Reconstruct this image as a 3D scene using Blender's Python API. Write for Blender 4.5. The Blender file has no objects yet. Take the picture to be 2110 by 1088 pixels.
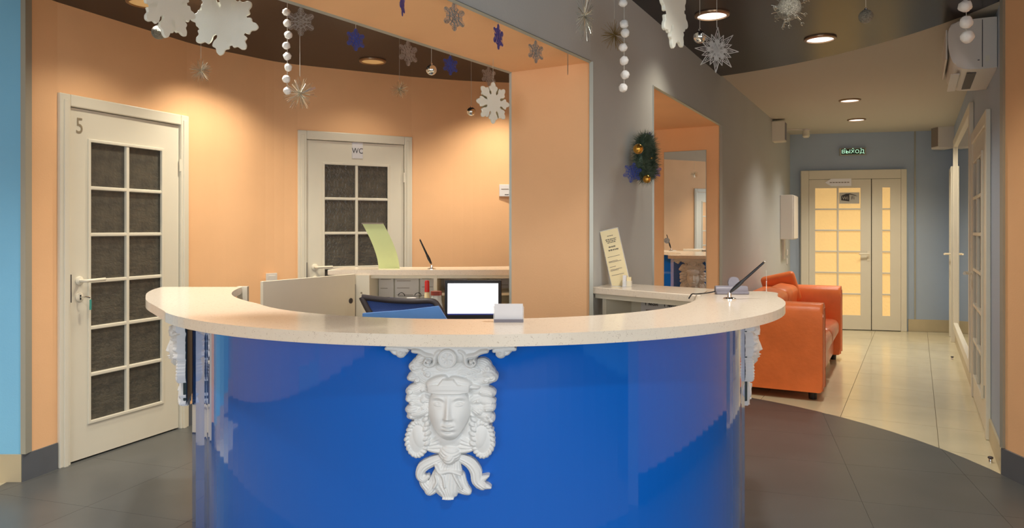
import bpy, bmesh, math, random
import numpy as np
from mathutils import Vector, Matrix
random.seed(7)
PI = math.pi
S = bpy.context.scene
COL = S.collection
# ------------------------------------------------------------------ camera
F = 1500.0; HOR = 472.0; CAMH = 1.35
cd = bpy.data.cameras.new('camera'); cam = bpy.data.objects.new('camera', cd); COL.objects.link(cam)
cam.location = (0, 0, CAMH); cam.rotation_euler = (PI/2, 0, 0)
cd.sensor_width = 36; cd.lens = F/2110*36; cd.shift_y = -(544-HOR)/2110
cd.clip_start = 0.05; cd.clip_end = 60
S.camera = cam
S.view_settings.view_transform = 'Standard'; S.view_settings.look = 'None'
S.view_settings.exposure = 0.2; S.view_settings.gamma = 1.0
S.view_settings.use_curve_mapping = False
# ------------------------------------------------------------------ world and large lights
w = bpy.data.worlds.new('world'); S.world = w; w.use_nodes = True
w.node_tree.nodes['Background'].inputs[0].default_value = (0.75, 0.86, 1, 1)
w.node_tree.nodes['Background'].inputs[1].default_value = 0.35
def area(name, loc, rot, sx, sy, power, col):
    l = bpy.data.lights.new(name, 'AREA'); l.shape = 'RECTANGLE'; l.size = sx; l.size_y = sy
    l.energy = power; l.color = col
    o = bpy.data.objects.new(name, l); COL.objects.link(o); o.location = loc; o.rotation_euler = rot
    return o
# added soft fill behind the camera, tinted like presumed window daylight
DAY_A = area('daylight_fill', (-2.6, -3.0, 1.5), (PI/2, 0, 0), 2.4, 1.9, 65, (0.80, 0.90, 1.0))
DAY_B = area('daylight_fill', (1.7, -3.0, 1.4), (PI/2, 0, 0), 2.6, 1.7, 80, (0.92, 0.95, 1.0))
CEIL = 2.64

# ------------------------------------------------------------------ materials
def srgb(r, g, b):
    f = lambda c: (c/255/12.92) if c/255 <= 0.04045 else ((c/255+0.055)/1.055)**2.4
    return (f(r), f(g), f(b), 1)
def mat(name, col, rough=0.6, metal=0, var=0.0, vscale=6, bump=0, bscale=60, emit=None, es=0, spec=0.5, coat=0, ior=None, col2=None, trans=0, alpha=1):
    m = bpy.data.materials.new(name); m.use_nodes = True
    nt = m.node_tree; b = nt.nodes['Principled BSDF']
    b.inputs['Base Color'].default_value = col
    b.inputs['Roughness'].default_value = rough; b.inputs['Metallic'].default_value = metal
    b.inputs['Specular IOR Level'].default_value = spec
    if ior: b.inputs['IOR'].default_value = ior
    if trans: b.inputs['Transmission Weight'].default_value = trans
    if alpha < 1: b.inputs['Alpha'].default_value = alpha
    if coat: b.inputs['Coat Weight'].default_value = coat; b.inputs['Coat Roughness'].default_value = 0.03
    if emit: b.inputs['Emission Color'].default_value = emit; b.inputs['Emission Strength'].default_value = es
    tc = nt.nodes.new('ShaderNodeTexCoord')
    if var or col2:
        n = nt.nodes.new('ShaderNodeTexNoise'); n.inputs['Scale'].default_value = vscale; n.inputs['Detail'].default_value = 4
        nt.links.new(tc.outputs['Object'], n.inputs['Vector'])
        r = nt.nodes.new('ShaderNodeValToRGB')
        c2 = col2 if col2 else tuple(min(1, c*(1+var)) for c in col[:3])+(1,)
        c1 = col if col2 else tuple(c*(1-var) for c in col[:3])+(1,)
        r.color_ramp.elements[0].position = 0.35; r.color_ramp.elements[1].position = 0.65
        r.color_ramp.elements[0].color = c1; r.color_ramp.elements[1].color = c2
        nt.links.new(n.outputs[0], r.inputs[0]); nt.links.new(r.outputs[0], b.inputs['Base Color'])
    if bump:
        n = nt.nodes.new('ShaderNodeTexNoise'); n.inputs['Scale'].default_value = bscale; n.inputs['Detail'].default_value = 3
        nt.links.new(tc.outputs['Object'], n.inputs['Vector'])
        bp = nt.nodes.new('ShaderNodeBump'); bp.inputs['Strength'].default_value = bump; bp.inputs['Distance'].default_value = 0.01
        nt.links.new(n.outputs[0], bp.inputs['Height']); nt.links.new(bp.outputs[0], b.inputs['Normal'])
    return m
def speckle(name, col, dark):
    m = mat(name, col, 0.22, coat=0.3)
    nt = m.node_tree; b = nt.nodes['Principled BSDF']
    tc = nt.nodes.new('ShaderNodeTexCoord'); v = nt.nodes.new('ShaderNodeTexVoronoi'); v.inputs['Scale'].default_value = 330
    nt.links.new(tc.outputs['Object'], v.inputs['Vector'])
    r = nt.nodes.new('ShaderNodeValToRGB'); r.color_ramp.elements[0].color = dark; r.color_ramp.elements[1].color = col
    r.color_ramp.elements[0].position = 0.12; r.color_ramp.elements[1].position = 0.26
    n = nt.nodes.new('ShaderNodeTexNoise'); n.inputs['Scale'].default_value = 120
    nt.links.new(tc.outputs['Object'], n.inputs['Vector'])
    mx = nt.nodes.new('ShaderNodeMath'); mx.operation = 'ADD'
    nt.links.new(v.outputs['Distance'], mx.inputs[0])
    sb = nt.nodes.new('ShaderNodeMath'); sb.operation = 'MULTIPLY_ADD'; sb.inputs[1].default_value = 1.4; sb.inputs[2].default_value = -0.62
    nt.links.new(n.outputs[0], sb.inputs[0]); nt.links.new(sb.outputs[0], mx.inputs[1])
    nt.links.new(mx.outputs[0], r.inputs[0]); nt.links.new(r.outputs[0], b.inputs['Base Color'])
    return m
M = {}
M['orange'] = mat('orange paint', srgb(249, 198, 148), 0.75, var=0.02, vscale=3, bump=0.05, bscale=120)
M['grey'] = mat('grey blue paint', srgb(188, 190, 188), 0.7, var=0.02, vscale=2, bump=0.05, bscale=120)
M['blue'] = mat('sky blue paint', srgb(132, 200, 238), 0.7, var=0.02, vscale=2, bump=0.05, bscale=120)
M['slate'] = mat('slate blue paint', srgb(170, 186, 206), 0.6, var=0.02, vscale=2, bump=0.05, bscale=120)
M['beige_ceiling'] = mat('beige ceiling', srgb(196, 192, 180), 0.8)
M['dark_ceiling'] = mat('dark glossy stretch ceiling', srgb(44, 40, 44), 0.24, spec=0.15)
M['tile'] = mat('beige floor tile', srgb(214, 204, 172), 0.22, var=0.05, vscale=2.5, coat=0.2)
M['tile_base'] = mat('beige skirting tile', srgb(196, 182, 150), 0.35, var=0.05, vscale=4)
M['grout'] = mat('grout', srgb(120, 108, 84), 0.9)
M['dtile'] = mat('dark grey floor tile', srgb(84, 86, 86), 0.34, var=0.06, vscale=3)
M['dgrout'] = mat('dark grout', srgb(74, 73, 73), 0.9)
M['dark_base'] = mat('dark grey skirting', srgb(96, 100, 106), 0.45, var=0.05)
M['trim'] = mat('aluminium corner trim', srgb(176, 176, 164), 0.4, 0.3)
M['white'] = mat('white lacquer', srgb(228, 222, 204), 0.35, var=0.01)
M['white2'] = mat('white plastic', srgb(226, 220, 212), 0.35)
M['handle'] = mat('cream enamel', srgb(240, 232, 212), 0.25)
M['dark'] = mat('black gap', (0.012, 0.012, 0.012, 1), 0.6)
M['glass_dark'] = mat('dark patterned glass', srgb(92, 88, 78), 0.22, bump=0.7, bscale=45, col2=srgb(76, 74, 68), vscale=14)
M['glass_lit'] = mat('warm lit patterned glass', srgb(240, 205, 140), 0.25, bump=0.6, bscale=30, emit=srgb(255, 212, 142), es=0.36)
M['slab'] = speckle('speckled composite stone', srgb(242, 228, 208), srgb(200, 180, 160))
M['panel'] = mat('glossy blue laminate', srgb(0, 102, 206), 0.06, spec=0.6, coat=0.6, ior=1.5)
M['plaster'] = mat('white plaster', srgb(236, 236, 234), 0.55)
M['shadow_gap'] = mat('dark green backing', srgb(38, 58, 62), 0.3)
M['mirror'] = mat('mirror', (0.9, 0.9, 0.9, 1), 0.01, 1)
M['leather'] = mat('orange leather', srgb(248, 130, 66), 0.42, var=0.08, vscale=5, bump=0.15, bscale=35)
M['leather2'] = mat('worn orange leather', srgb(214, 118, 80), 0.3, var=0.1, vscale=6, bump=0.3, bscale=14)
M['black'] = mat('black plastic', srgb(26, 26, 30), 0.35)
M['dgrey'] = mat('dark grey plastic', srgb(66, 60, 62), 0.5)
M['mesh'] = mat('blue mesh fabric', srgb(88, 118, 188), 0.8, bump=0.4, bscale=300)
M['folder'] = mat('blue card', srgb(92, 148, 222), 0.5)
M['chrome'] = mat('chrome', (0.8, 0.8, 0.8, 1), 0.12, 1)
M['screen'] = mat('lit screen', (0.9, 0.95, 1, 1), 0.3, emit=(0.93, 0.97, 1, 1), es=1.0)
M['taskbar'] = mat('screen taskbar', srgb(50, 60, 130), 0.3, emit=srgb(60, 70, 150), es=0.5)
M['paper'] = mat('white paper', srgb(226, 224, 226), 0.7)
M['sign_white'] = mat('white sign card', srgb(250, 250, 255), 0.6)
M['badge_light'] = mat('light grey print', srgb(200, 196, 184), 0.6)
M['ink'] = mat('printed ink', srgb(70, 66, 66), 0.7)
M['inkgrey'] = mat('grey print', srgb(140, 128, 118), 0.7)
M['cream_card'] = mat('cream card', srgb(244, 226, 178), 0.5)
M['green_card'] = mat('pale green card', srgb(206, 220, 160), 0.5)
M['acrylic'] = mat('clear acrylic', (0.93, 0.95, 0.93, 1), 0.05, ior=1.45, alpha=0.35)
M['red'] = mat('red plastic', srgb(206, 44, 40), 0.4)
M['redbrown'] = mat('brown lid', srgb(140, 60, 46), 0.5)
M['jar'] = mat('jar glass', (0.75, 0.8, 0.76, 1), 0.05, ior=1.45, alpha=0.45)
M['foam'] = mat('white felt', srgb(232, 234, 222), 0.9, bump=0.2, bscale=80)
M['foam_dark'] = M['foam']
M['pom'] = mat('white wool', srgb(236, 233, 228), 0.95, bump=0.3, bscale=120)
M['thread'] = mat('thread', srgb(190, 186, 176), 0.7)
def glitter(name, c1, c2, metal=0.3):
    m = mat(name, c1, 0.3, metal, col2=c2, vscale=240, bump=1.0, bscale=320); return m
M['gsilver'] = glitter('silver glitter', srgb(176, 176, 176), srgb(250, 250, 250))
M['gpink'] = glitter('rose silver glitter', srgb(180, 158, 146), srgb(240, 226, 214))
M['gblue'] = glitter('blue glitter', srgb(20, 56, 220), srgb(80, 130, 255), 0.1)
M['gviolet'] = glitter('violet blue glitter', srgb(70, 66, 200), srgb(170, 150, 245), 0.1)
M['ggold'] = glitter('gold glitter', srgb(150, 120, 60), srgb(220, 190, 110))
M['tinsel'] = mat('silver tinsel', srgb(220, 216, 200), 0.15, 0.9)
M['ball_silver'] = mat('silver mirror bauble', (0.75, 0.75, 0.72, 1), 0.12, 1)
M['ball_matt'] = glitter('matt silver bauble', srgb(120, 116, 106), srgb(170, 166, 150))
M['ball_gold'] = mat('gold bauble', srgb(212, 160, 70), 0.25, 0.85)
M['needle'] = mat('fir needles', srgb(44, 66, 50), 0.7, col2=srgb(86, 104, 84), vscale=40)
M['phone'] = mat('grey plastic housing', srgb(128, 124, 134), 0.4)
M['lamp'] = mat('lamp diffuser', (1, 1, 1, 1), 0.4, emit=(1, 0.97, 0.9, 1), es=1.3)
M['lamp_warm'] = mat('warm dim lamp glass', srgb(196, 160, 112), 0.4, emit=srgb(214, 172, 110), es=0.35)
M['lamp_ring'] = mat('brass lamp ring', srgb(150, 120, 90), 0.3, 0.5)
M['exit'] = mat('dark green exit sign face', srgb(52, 74, 60), 0.4)
M['exit_text'] = mat('lit exit letters', srgb(200, 255, 220), 0.4, emit=srgb(190, 250, 215), es=0.7)
M['key'] = mat('teal key tag', srgb(70, 160, 150), 0.4)
M['silver_text'] = mat('silver grey figure', srgb(168, 156, 132), 0.4, 0.3)

# ------------------------------------------------------------------ helpers
def P(px, py, Z):
    return Vector(((px-1055)/F*Z, Z, CAMH-(py-HOR)/F*Z))
def link_mesh(name, me, m, parent=None):
    o = bpy.data.objects.new(name, me); COL.objects.link(o)
    if m is not None:
        ms = m if isinstance(m, (list, tuple)) else [m]
        if len(me.materials) == 0:
            for x in ms: me.materials.append(x)
    if parent: o.parent = parent
    return o
def ob(name, bm, m, parent=None, smooth=False, loc=None, rz=None):
    bmesh.ops.recalc_face_normals(bm, faces=bm.faces)
    me = bpy.data.meshes.new(name); bm.to_mesh(me); bm.free()
    if smooth:
        for p in me.polygons: p.use_smooth = True
        try: me.set_sharp_from_angle(angle=math.radians(40))
        except Exception: pass
    o = link_mesh(name, me, m, parent)
    if loc is not None: o.location = loc
    if rz is not None: o.rotation_euler = (0, 0, rz)
    return o
def tag(o, label=None, cat=None, group=None, kind=None):
    if label: o['label'] = label
    if cat: o['category'] = cat
    if group: o['group'] = group
    if kind: o['kind'] = kind
    return o
def empty(name, loc=(0, 0, 0), rz=0, rx=0, ry=0):
    o = bpy.data.objects.new(name, None); COL.objects.link(o); o.location = loc; o.rotation_euler = (rx, ry, rz)
    o.empty_display_size = 0.05
    return o
def B(): return bmesh.new()
def box(bm, x0, x1, y0, y1, z0, z1, bev=0, seg=2, mtx=None):
    vs = [bm.verts.new(c) for c in ((x0,y0,z0),(x1,y0,z0),(x1,y1,z0),(x0,y1,z0),(x0,y0,z1),(x1,y0,z1),(x1,y1,z1),(x0,y1,z1))]
    fs = [bm.faces.new([vs[i] for i in f]) for f in ((0,3,2,1),(4,5,6,7),(0,1,5,4),(1,2,6,5),(2,3,7,6),(3,0,4,7))]
    if bev:
        es = list({e for f in fs for e in f.edges})
        r = bmesh.ops.bevel(bm, geom=es, offset=bev, segments=seg, profile=0.5, affect='EDGES')
        vs = list({v for f in r['faces'] for v in f.verts} | {v for v in vs if v.is_valid})
    if mtx is not None:
        bmesh.ops.transform(bm, matrix=mtx, verts=[v for v in vs if v.is_valid])
    return bm
def bx(*a, **k): return box(B(), *a, **k)
def frame_of(d):
    d = d.normalized(); up = Vector((0, 0, 1)) if abs(d.z) < 0.95 else Vector((1, 0, 0))
    s = d.cross(up).normalized(); t = s.cross(d).normalized(); return s, t
def tube(bm, pts, rad, n=8, cap=True):
    pts = [Vector(p) for p in pts]; rings = []
    rads = rad if isinstance(rad, (list, tuple)) else [rad]*len(pts)
    for i, p in enumerate(pts):
        d = pts[min(i+1, len(pts)-1)]-pts[max(i-1, 0)]
        s, t = frame_of(d)
        rings.append([bm.verts.new(p+(s*math.cos(2*PI*k/n)+t*math.sin(2*PI*k/n))*rads[i]) for k in range(n)])
    for a, b in zip(rings, rings[1:]):
        for k in range(n): bm.faces.new((a[k], a[(k+1) % n], b[(k+1) % n], b[k]))
    if cap and n > 2: bm.faces.new(rings[0][::-1]); bm.faces.new(rings[-1])
    return bm
def lathe(bm, prof, n=24, c=(0, 0, 0)):
    rings = []
    for r, z in prof:
        if r < 1e-6: rings.append([bm.verts.new((c[0], c[1], c[2]+z))])
        else: rings.append([bm.verts.new((c[0]+r*math.cos(2*PI*k/n), c[1]+r*math.sin(2*PI*k/n), c[2]+z)) for k in range(n)])
    for a, b in zip(rings, rings[1:]):
        for k in range(n):
            if len(a) == 1 and len(b) == 1: continue
            if len(a) == 1: bm.faces.new((a[0], b[k], b[(k+1) % n]))
            elif len(b) == 1: bm.faces.new((a[k], a[(k+1) % n], b[0]))
            else: bm.faces.new((a[k], a[(k+1) % n], b[(k+1) % n], b[k]))
    return bm
def prism(bm, pts, z0, z1, bev=0, seg=3):
    lo = [bm.verts.new((p[0], p[1], z0)) for p in pts]; hi = [bm.verts.new((p[0], p[1], z1)) for p in pts]
    n = len(pts)
    fb = bm.faces.new(lo[::-1]); ft = bm.faces.new(hi)
    sides = [bm.faces.new((lo[i], lo[(i+1) % n], hi[(i+1) % n], hi[i])) for i in range(n)]
    if bev:
        es = list(set(fb.edges) | set(ft.edges))
        bmesh.ops.bevel(bm, geom=es, offset=bev, segments=seg, profile=0.5, affect='EDGES')
    return bm
def wallprism(name, pts, z0, z1, side_mats, bottom=None):
    """prism whose side i (pts[i]->pts[i+1]) takes material side_mats[i]"""
    ms = []
    def mi(m):
        if m not in ms: ms.append(m)
        return ms.index(m)
    bm = B(); lo = [bm.verts.new((p[0], p[1], z0)) for p in pts]; hi = [bm.verts.new((p[0], p[1], z1)) for p in pts]
    n = len(pts)
    f = bm.faces.new(lo[::-1]); f.material_index = mi(bottom or side_mats[0])
    f = bm.faces.new(hi); f.material_index = mi(side_mats[0])
    for i in range(n):
        f = bm.faces.new((lo[i], lo[(i+1) % n], hi[(i+1) % n], hi[i])); f.material_index = mi(side_mats[i])
    return ob(name, bm, ms)
def ribbonwall(bm, path, th, z0, z1):
    """wall along a path, thickness th to the left of travel"""
    n = len(path); nor = []
    for i in range(n):
        a = Vector(path[max(i-1, 0)][:2]); b = Vector(path[min(i+1, n-1)][:2]); d = (b-a).normalized()
        nor.append(Vector((-d.y, d.x)))
    A = [(p[0], p[1]) for p in path]; Bp = [(p[0]+q.x*th, p[1]+q.y*th) for p, q in zip(path, nor)]
    def v(p, z): return bm.verts.new((p[0], p[1], z))
    a0 = [v(p, z0) for p in A]; a1 = [v(p, z1) for p in A]; b0 = [v(p, z0) for p in Bp]; b1 = [v(p, z1) for p in Bp]
    for i in range(n-1):
        bm.faces.new((a0[i], a0[i+1], a1[i+1], a1[i])); bm.faces.new((b0[i+1], b0[i], b1[i], b1[i+1]))
        bm.faces.new((a1[i], a1[i+1], b1[i+1], b1[i])); bm.faces.new((a0[i+1], a0[i], b0[i], b0[i+1]))
    bm.faces.new((a0[0], a1[0], b1[0], b0[0])); bm.faces.new((a0[-1], b0[-1], b1[-1], a1[-1]))
    return bm
def catmull(pts, k=6, closed=False):
    out = []; n = len(pts)
    rng = range(n if closed else n-1)
    for i in rng:
        p = [np.array(pts[(i+j) % n] if closed else pts[min(max(i+j, 0), n-1)], float) for j in (-1, 0, 1, 2)]
        for s in range(k):
            t = s/k
            out.append(tuple(0.5*((2*p[1])+(-p[0]+p[2])*t+(2*p[0]-5*p[1]+4*p[2]-p[3])*t*t+(-p[0]+3*p[1]-3*p[2]+p[3])*t**3)))
    if not closed: out.append(tuple(float(x) for x in pts[-1]))
    return out
def text(name, s, size, m, parent, loc, rot=(PI/2, 0, 0), align='CENTER', ext=0.0008, sx=1.0, shear=0):
    c = bpy.data.curves.new('txt', 'FONT'); c.body = s; c.size = size; c.align_x = align; c.align_y = 'CENTER'; c.extrude = ext; c.shear = shear
    c.resolution_u = 3
    t = bpy.data.objects.new('txt', c); COL.objects.link(t)
    dg = bpy.context.evaluated_depsgraph_get(); me = bpy.data.meshes.new_from_object(t.evaluated_get(dg))
    bpy.data.objects.remove(t); me.name = name
    me.materials.clear(); me.materials.append(m)
    o = bpy.data.objects.new(name, me); COL.objects.link(o); o.parent = parent
    o.location = loc; o.rotation_euler = rot; o.scale = (sx, 1, 1)
    return o
def copy_tree(o, parent=None):
    c = o.copy(); COL.objects.link(c)
    if parent: c.parent = parent
    for ch in [x for x in o.children]: copy_tree(ch, c)
    return c

# ================================================================== SETTING
def arc(c, r, a0, a1, n):
    return [(c[0]+r*math.cos(math.radians(a0+(a1-a0)*i/n)), c[1]+r*math.sin(math.radians(a0+(a1-a0)*i/n))) for i in range(n+1)]
F1 = (0.38, 3.52); B1 = (-0.0075, 3.75); N0 = (0.852, 4.407); N0b = (0.41, 4.68); N1 = (1.736, 6.07); N1b = (1.244, 6.37)
E1 = (3.80, 9.95); E1b = (3.30, 10.2); E2 = (5.75, 9.50); R0 = (2.70, 4.0)
CC = (-0.09, 3.90)
def disc_r(a):   # dark floor radius by angle, tighter on the left where the door wall stands
    t = 0.5*(1-math.cos(math.radians(a))) ; t = t*t*(3-2*t)
    return 2.78*(1-t)+2.60*t
disc = [(CC[0]+disc_r(a)*math.cos(math.radians(a)), CC[1]+disc_r(a)*math.sin(math.radians(a))) for a in range(0, 360, 4)]
def clip(poly, cl):
    out = poly
    for i in range(len(cl)):
        a = cl[i]; b = cl[(i+1) % len(cl)]; inp = out; out = []
        if not inp: return []
        ins = lambda p: (b[0]-a[0])*(p[1]-a[1])-(b[1]-a[1])*(p[0]-a[0]) >= -1e-9
        for j in range(len(inp)):
            p = inp[j]; q = inp[(j+1) % len(inp)]
            if ins(p) != ins(q):
                d1 = (b[0]-a[0])*(p[1]-a[1])-(b[1]-a[1])*(p[0]-a[0]); d2 = (b[0]-a[0])*(q[1]-a[1])-(b[1]-a[1])*(q[0]-a[0])
                t = d1/(d1-d2); X = (p[0]+(q[0]-p[0])*t, p[1]+(q[1]-p[1])*t)
                if ins(p): out += [p, X]
                else: out += [X]
            elif ins(p): out.append(p)
    return out
def parea(p): return 0.5*abs(sum(p[i][0]*p[(i+1) % len(p)][1]-p[(i+1) % len(p)][0]*p[i][1] for i in range(len(p))))
floor = ob('floor', bx(-6, 7.5, -4, 13, -0.12, -0.006), M['grout']); tag(floor, 'tiled floor, dark grey under the desk and beige in the corridor', kind='structure')
dk = ob('dark_floor_bed', prism(B(), disc, -0.006, 0.0005), M['dgrout'], floor)
cu = Vector((0.486, 0.874)).normalized(); cv = Vector((cu.y, -cu.x))   # corridor axes
G0 = Vector((2.376, 5.26))           # a point on the first joint line
corr = [(0.5, 3.7), (2.1, -0.8), (4.0, 0.5), (2.72, 4.0), (5.75, 9.5), (3.80, 9.95)]
corrC = [(0.42, 3.55), (1.2, 1.35), (2.69, 4.0), (5.73, 9.48), (3.82, 9.93)]
T = 0.60; g = 0.0016
def tilepoly(i, j, org, u, v, T=T):
    o = org+v*(i*T)+u*(j*T)
    c = [o+v*g+u*g, o+v*(T-g)+u*g, o+v*(T-g)+u*(T-g), o+v*g+u*(T-g)]
    p = [(q.x, q.y) for q in c]
    s = sum(p[k][0]*p[(k+1) % 4][1]-p[(k+1) % 4][0]*p[k][1] for k in range(4))
    return p if s > 0 else p[::-1]
def inside_disc(p):
    a = math.degrees(math.atan2(p[1]-CC[1], p[0]-CC[0])) % 360
    return math.hypot(p[0]-CC[0], p[1]-CC[1]) < disc_r(a)-0.02
for i in range(-4, 4):
    for j in range(-4, 9):
        p = tilepoly(i, j, G0, cu, cv); p = clip(p, corrC)
        if len(p) < 3 or parea(p) < 0.003 or all(inside_disc(q) for q in p): continue
        ob('floor_tile', prism(B(), p, -0.006, 0.0), M['tile'], floor)
p = clip([(-4.3, 3.0), (-2.3, 3.0), (-2.3, 3.88), (-4.3, 3.88)], [(-4.2, 2.9), (-2.4, 2.9), (-2.4, 3.88), (-4.2, 3.88)])
for x0 in (-3.6, -3.0):
    ob('floor_tile', bx(x0+g, x0+0.6-g, 3.28+g, 3.88-g, -0.006, 0.0), M['tile'], floor)
du = Vector((0.30, 0.954)).normalized(); dv = Vector((du.y, -du.x))
for i in range(-6, 7):
    for j in range(-6, 7):
        g = 0.0007; p = clip(tilepoly(i, j, Vector((-1.1, 2.6)), du, dv), disc)
        if len(p) < 3 or parea(p) < 0.004: continue
        ob('dark_floor_tile', prism(B(), p, 0.0006, 0.003), M['dtile'], floor)
# ceiling
ceiling = ob('ceiling', bx(-6, 7.5, -4, 13, CEIL, CEIL+0.1), M['beige_ceiling']); tag(ceiling, 'beige corridor ceiling with a dark glossy round stretch ceiling over the desk', kind='structure')
cdisc = [(CC[0]+(disc_r(a)+0.05)*math.cos(math.radians(a)), CC[1]+(disc_r(a)+0.05)*math.sin(math.radians(a))) for a in range(0, 360, 3)]
cdisc_y = [(p[0], p[1]+0.05) for p in cdisc]
ob('stretch_ceiling', prism(B(), cdisc_y, CEIL-0.012, CEIL), M['dark_ceiling'], ceiling)

# round orange wall at the back left
d5a, d5b = (-2.56, 4.10), (-2.224, 4.98); wca, wcb = (-1.668, 5.66), (-0.843, 6.11)
back = catmull([wcb, (-0.42, 6.27), (0.0, 6.36), (0.6, 6.46), (1.244, 6.42)], 5)
mid = catmull([d5a, d5b, (-1.98, 5.34), wca, wcb], 6)[6:19]
bm = B(); ribbonwall(bm, [(-2.61, 3.89), (-2.588, 3.98), d5a], 0.14, 0, CEIL); ribbonwall(bm, mid, 0.14, 0, CEIL); ribbonwall(bm, back, 0.14, 0, CEIL)
DH = 2.12
ribbonwall(bm, [d5a, d5b], 0.14, DH, CEIL); ribbonwall(bm, [wca, wcb], 0.14, DH, CEIL)
bmesh.ops.remove_doubles(bm, verts=bm.verts, dist=0.0005)
wl = ob('wall_left', bm, M['orange']); tag(wl, 'curved orange wall with the two white glazed doors', kind='structure')
wb = ob('wall_front_left', bx(-4.4, -2.61, 3.89, 4.03, 0, CEIL), M['blue']); tag(wb, 'sky blue wall at the left edge', kind='structure')
t = ob('trim_1', bx(-2.618, -2.592, 3.878, 3.93, 0.15, CEIL), M['trim']); tag(t, 'pale metal corner strip between blue and orange wall', kind='structure')
bl = ob('baseboard_left', ribbonwall(B(), [(-2.606, 3.876), (-2.578, 3.975), (-2.553, 4.093)], 0.012, 0, 0.148), M['dark_base'])
bm = B(); ribbonwall(bm, [(a[0]+0.008, a[1]-0.006) for a in mid], 0.012, 0, 0.148); ribbonwall(bm, [(a[0], a[1]-0.01) for a in back], 0.012, 0, 0.148)
ob('baseboard_section', bm, M['dark_base'], bl); tag(bl, 'dark grey skirting on the curved orange wall', kind='structure')
bb = ob('baseboard_front_left', bx(-4.4, -2.612, 3.874, 3.889, 0, 0.148), M['tile_base']); tag(bb, 'beige tile skirting under the blue wall', kind='structure')
# central wall: column, beam, lintel, corridor side
O_, G_ = M['orange'], M['grey']
wc_ = wallprism('wall_centre', [F1, N0, N0b, B1], 0, CEIL, [G_, O_, O_, O_]); tag(wc_, 'grey wall with orange column face beside the desk', kind='structure')
def para(a, b, s): return (a[0]+(b[0]-a[0])*s, a[1]+(b[1]-a[1])*s)
bf = catmull([F1, (-0.2137, 2.565), (-0.86, 1.55), (-1.55, 0.5)], 6); bb2 = catmull([(-2.45, 0.35), (-1.72, 1.25), (-0.7986, 2.565), B1], 6)
pts = bf+bb2
sm = [G_]*(len(bf)-1)+[O_]+[O_]*(len(bb2)-1)+[O_]
bmw = wallprism('beam', pts, 2.157, CEIL, sm, bottom=O_); bmw.parent = wc_
lt = wallprism('lintel', [N0, N1, N1b, N0b], 2.215, CEIL, [G_, O_, O_, O_], bottom=O_); lt.parent = wc_
wr = wallprism('wall_corridor_left', [N1, E1, E1b, N1b], 0, CEIL, [G_, O_, O_, O_]); tag(wr, 'grey wall of the corridor behind the orange sofa', kind='structure')
def edge_strip(name, x, y, z0, z1, lab, w_=0.012):
    o = ob(name, bx(x-w_, x+w_, y-w_, y+w_, z0, z1), M['trim']); tag(o, lab, kind='structure'); return o
edge_strip('trim_2', F1[0]+0.002, F1[1]-0.004, 0, 2.157, 'pale metal corner strip of the orange column, near edge', 0.009)
edge_strip('trim_3', B1[0]+0.0, B1[1]+0.004, 0, 2.157, 'pale metal corner strip of the orange column, far edge', 0.007)
edge_strip('trim_4', N1[0]+0.002, N1[1]-0.006, 0, 2.215, 'pale metal corner strip right of the mirror niche', 0.011)
edge_strip('trim_5', N0[0]+0.0, N0[1]-0.004, 0, 2.215, 'pale metal corner strip left of the mirror niche', 0.006)
t = ob('trim_6', tube(B(), [(p[0], p[1]-0.002, 2.157) for p in bf[:-1]], 0.008, 4), M['trim']); tag(t, 'thin metal strip on the near lower edge of the beam', kind='structure')
t = ob('trim_7', tube(B(), [(p[0], p[1]+0.002, 2.157) for p in bb2[6:]], 0.008, 4), M['trim']); tag(t, 'thin metal strip on the far lower edge of the beam', kind='structure')
t = ob('trim_8', tube(B(), [(N0[0], N0[1], 2.215), (N1[0], N1[1], 2.215)], 0.009, 4), M['trim']); tag(t, 'thin metal strip along the top of the mirror niche', kind='structure')
# end wall and right wall
we = wallprism('wall_end', [E1, E2, (E2[0]+0.03, E2[1]+0.15), (E1[0]+0.03, E1[1]+0.15)], 0, CEIL, [M['slate']]*4); tag(we, 'slate blue end wall of the corridor', kind='structure')
wrt = wallprism('wall_right', [R0, (2.83, 3.93), (5.9, 9.45), E2], 0, CEIL, [M['slate']]*4); tag(wrt, 'slate blue right wall of the corridor', kind='structure')
ra = arc((-0.09, 3.90), 2.79, 2, -52, 14)
wo = ob('wall_front_right', ribbonwall(B(), ra, 0.13, 0, CEIL), M['orange']); tag(wo, 'curved orange wall at the right edge', kind='structure')
t = ob('trim_9', bx(-0.012, 0.012, -0.012, 0.012, 0.15, CEIL, mtx=Matrix.Translation((R0[0]-0.004, R0[1]-0.006, 0))), M['trim']); tag(t, 'pale metal corner strip between blue wall and right orange wall', kind='structure')
bo = ob('baseboard_front_right', ribbonwall(B(), arc((-0.09, 3.90), 2.777, 2, -52, 14), 0.012, 0, 0.148), M['dark_base']); tag(bo, 'dark grey skirting of the right orange wall', kind='structure')
def offs(a, b, d):
    v = Vector((b[0]-a[0], b[1]-a[1])).normalized(); n = Vector((-v.y, v.x))*d
    return (a[0]+n.x, a[1]+n.y), (b[0]+n.x, b[1]+n.y)
a, b = offs(R0, E2, 0.012)
br_ = ob('baseboard_right', ribbonwall(B(), [a, b], -0.011, 0, 0.14), M['tile_base']); tag(br_, 'beige tile skirting of the right corridor wall', kind='structure')
a, b = offs(E1, E2, -0.012)
be_ = ob('baseboard_end', ribbonwall(B(), [para(a, b, 0.735), b], 0.011, 0, 0.16), M['tile_base']); tag(be_, 'beige tile skirting of the end wall', kind='structure')
a, b = offs(N1, E1, -0.012)
bz = ob('baseboard_corridor_left', ribbonwall(B(), [a, b], 0.011, 0, 0.14), M['tile_base']); tag(bz, 'beige tile skirting behind the sofa', kind='structure')
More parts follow.
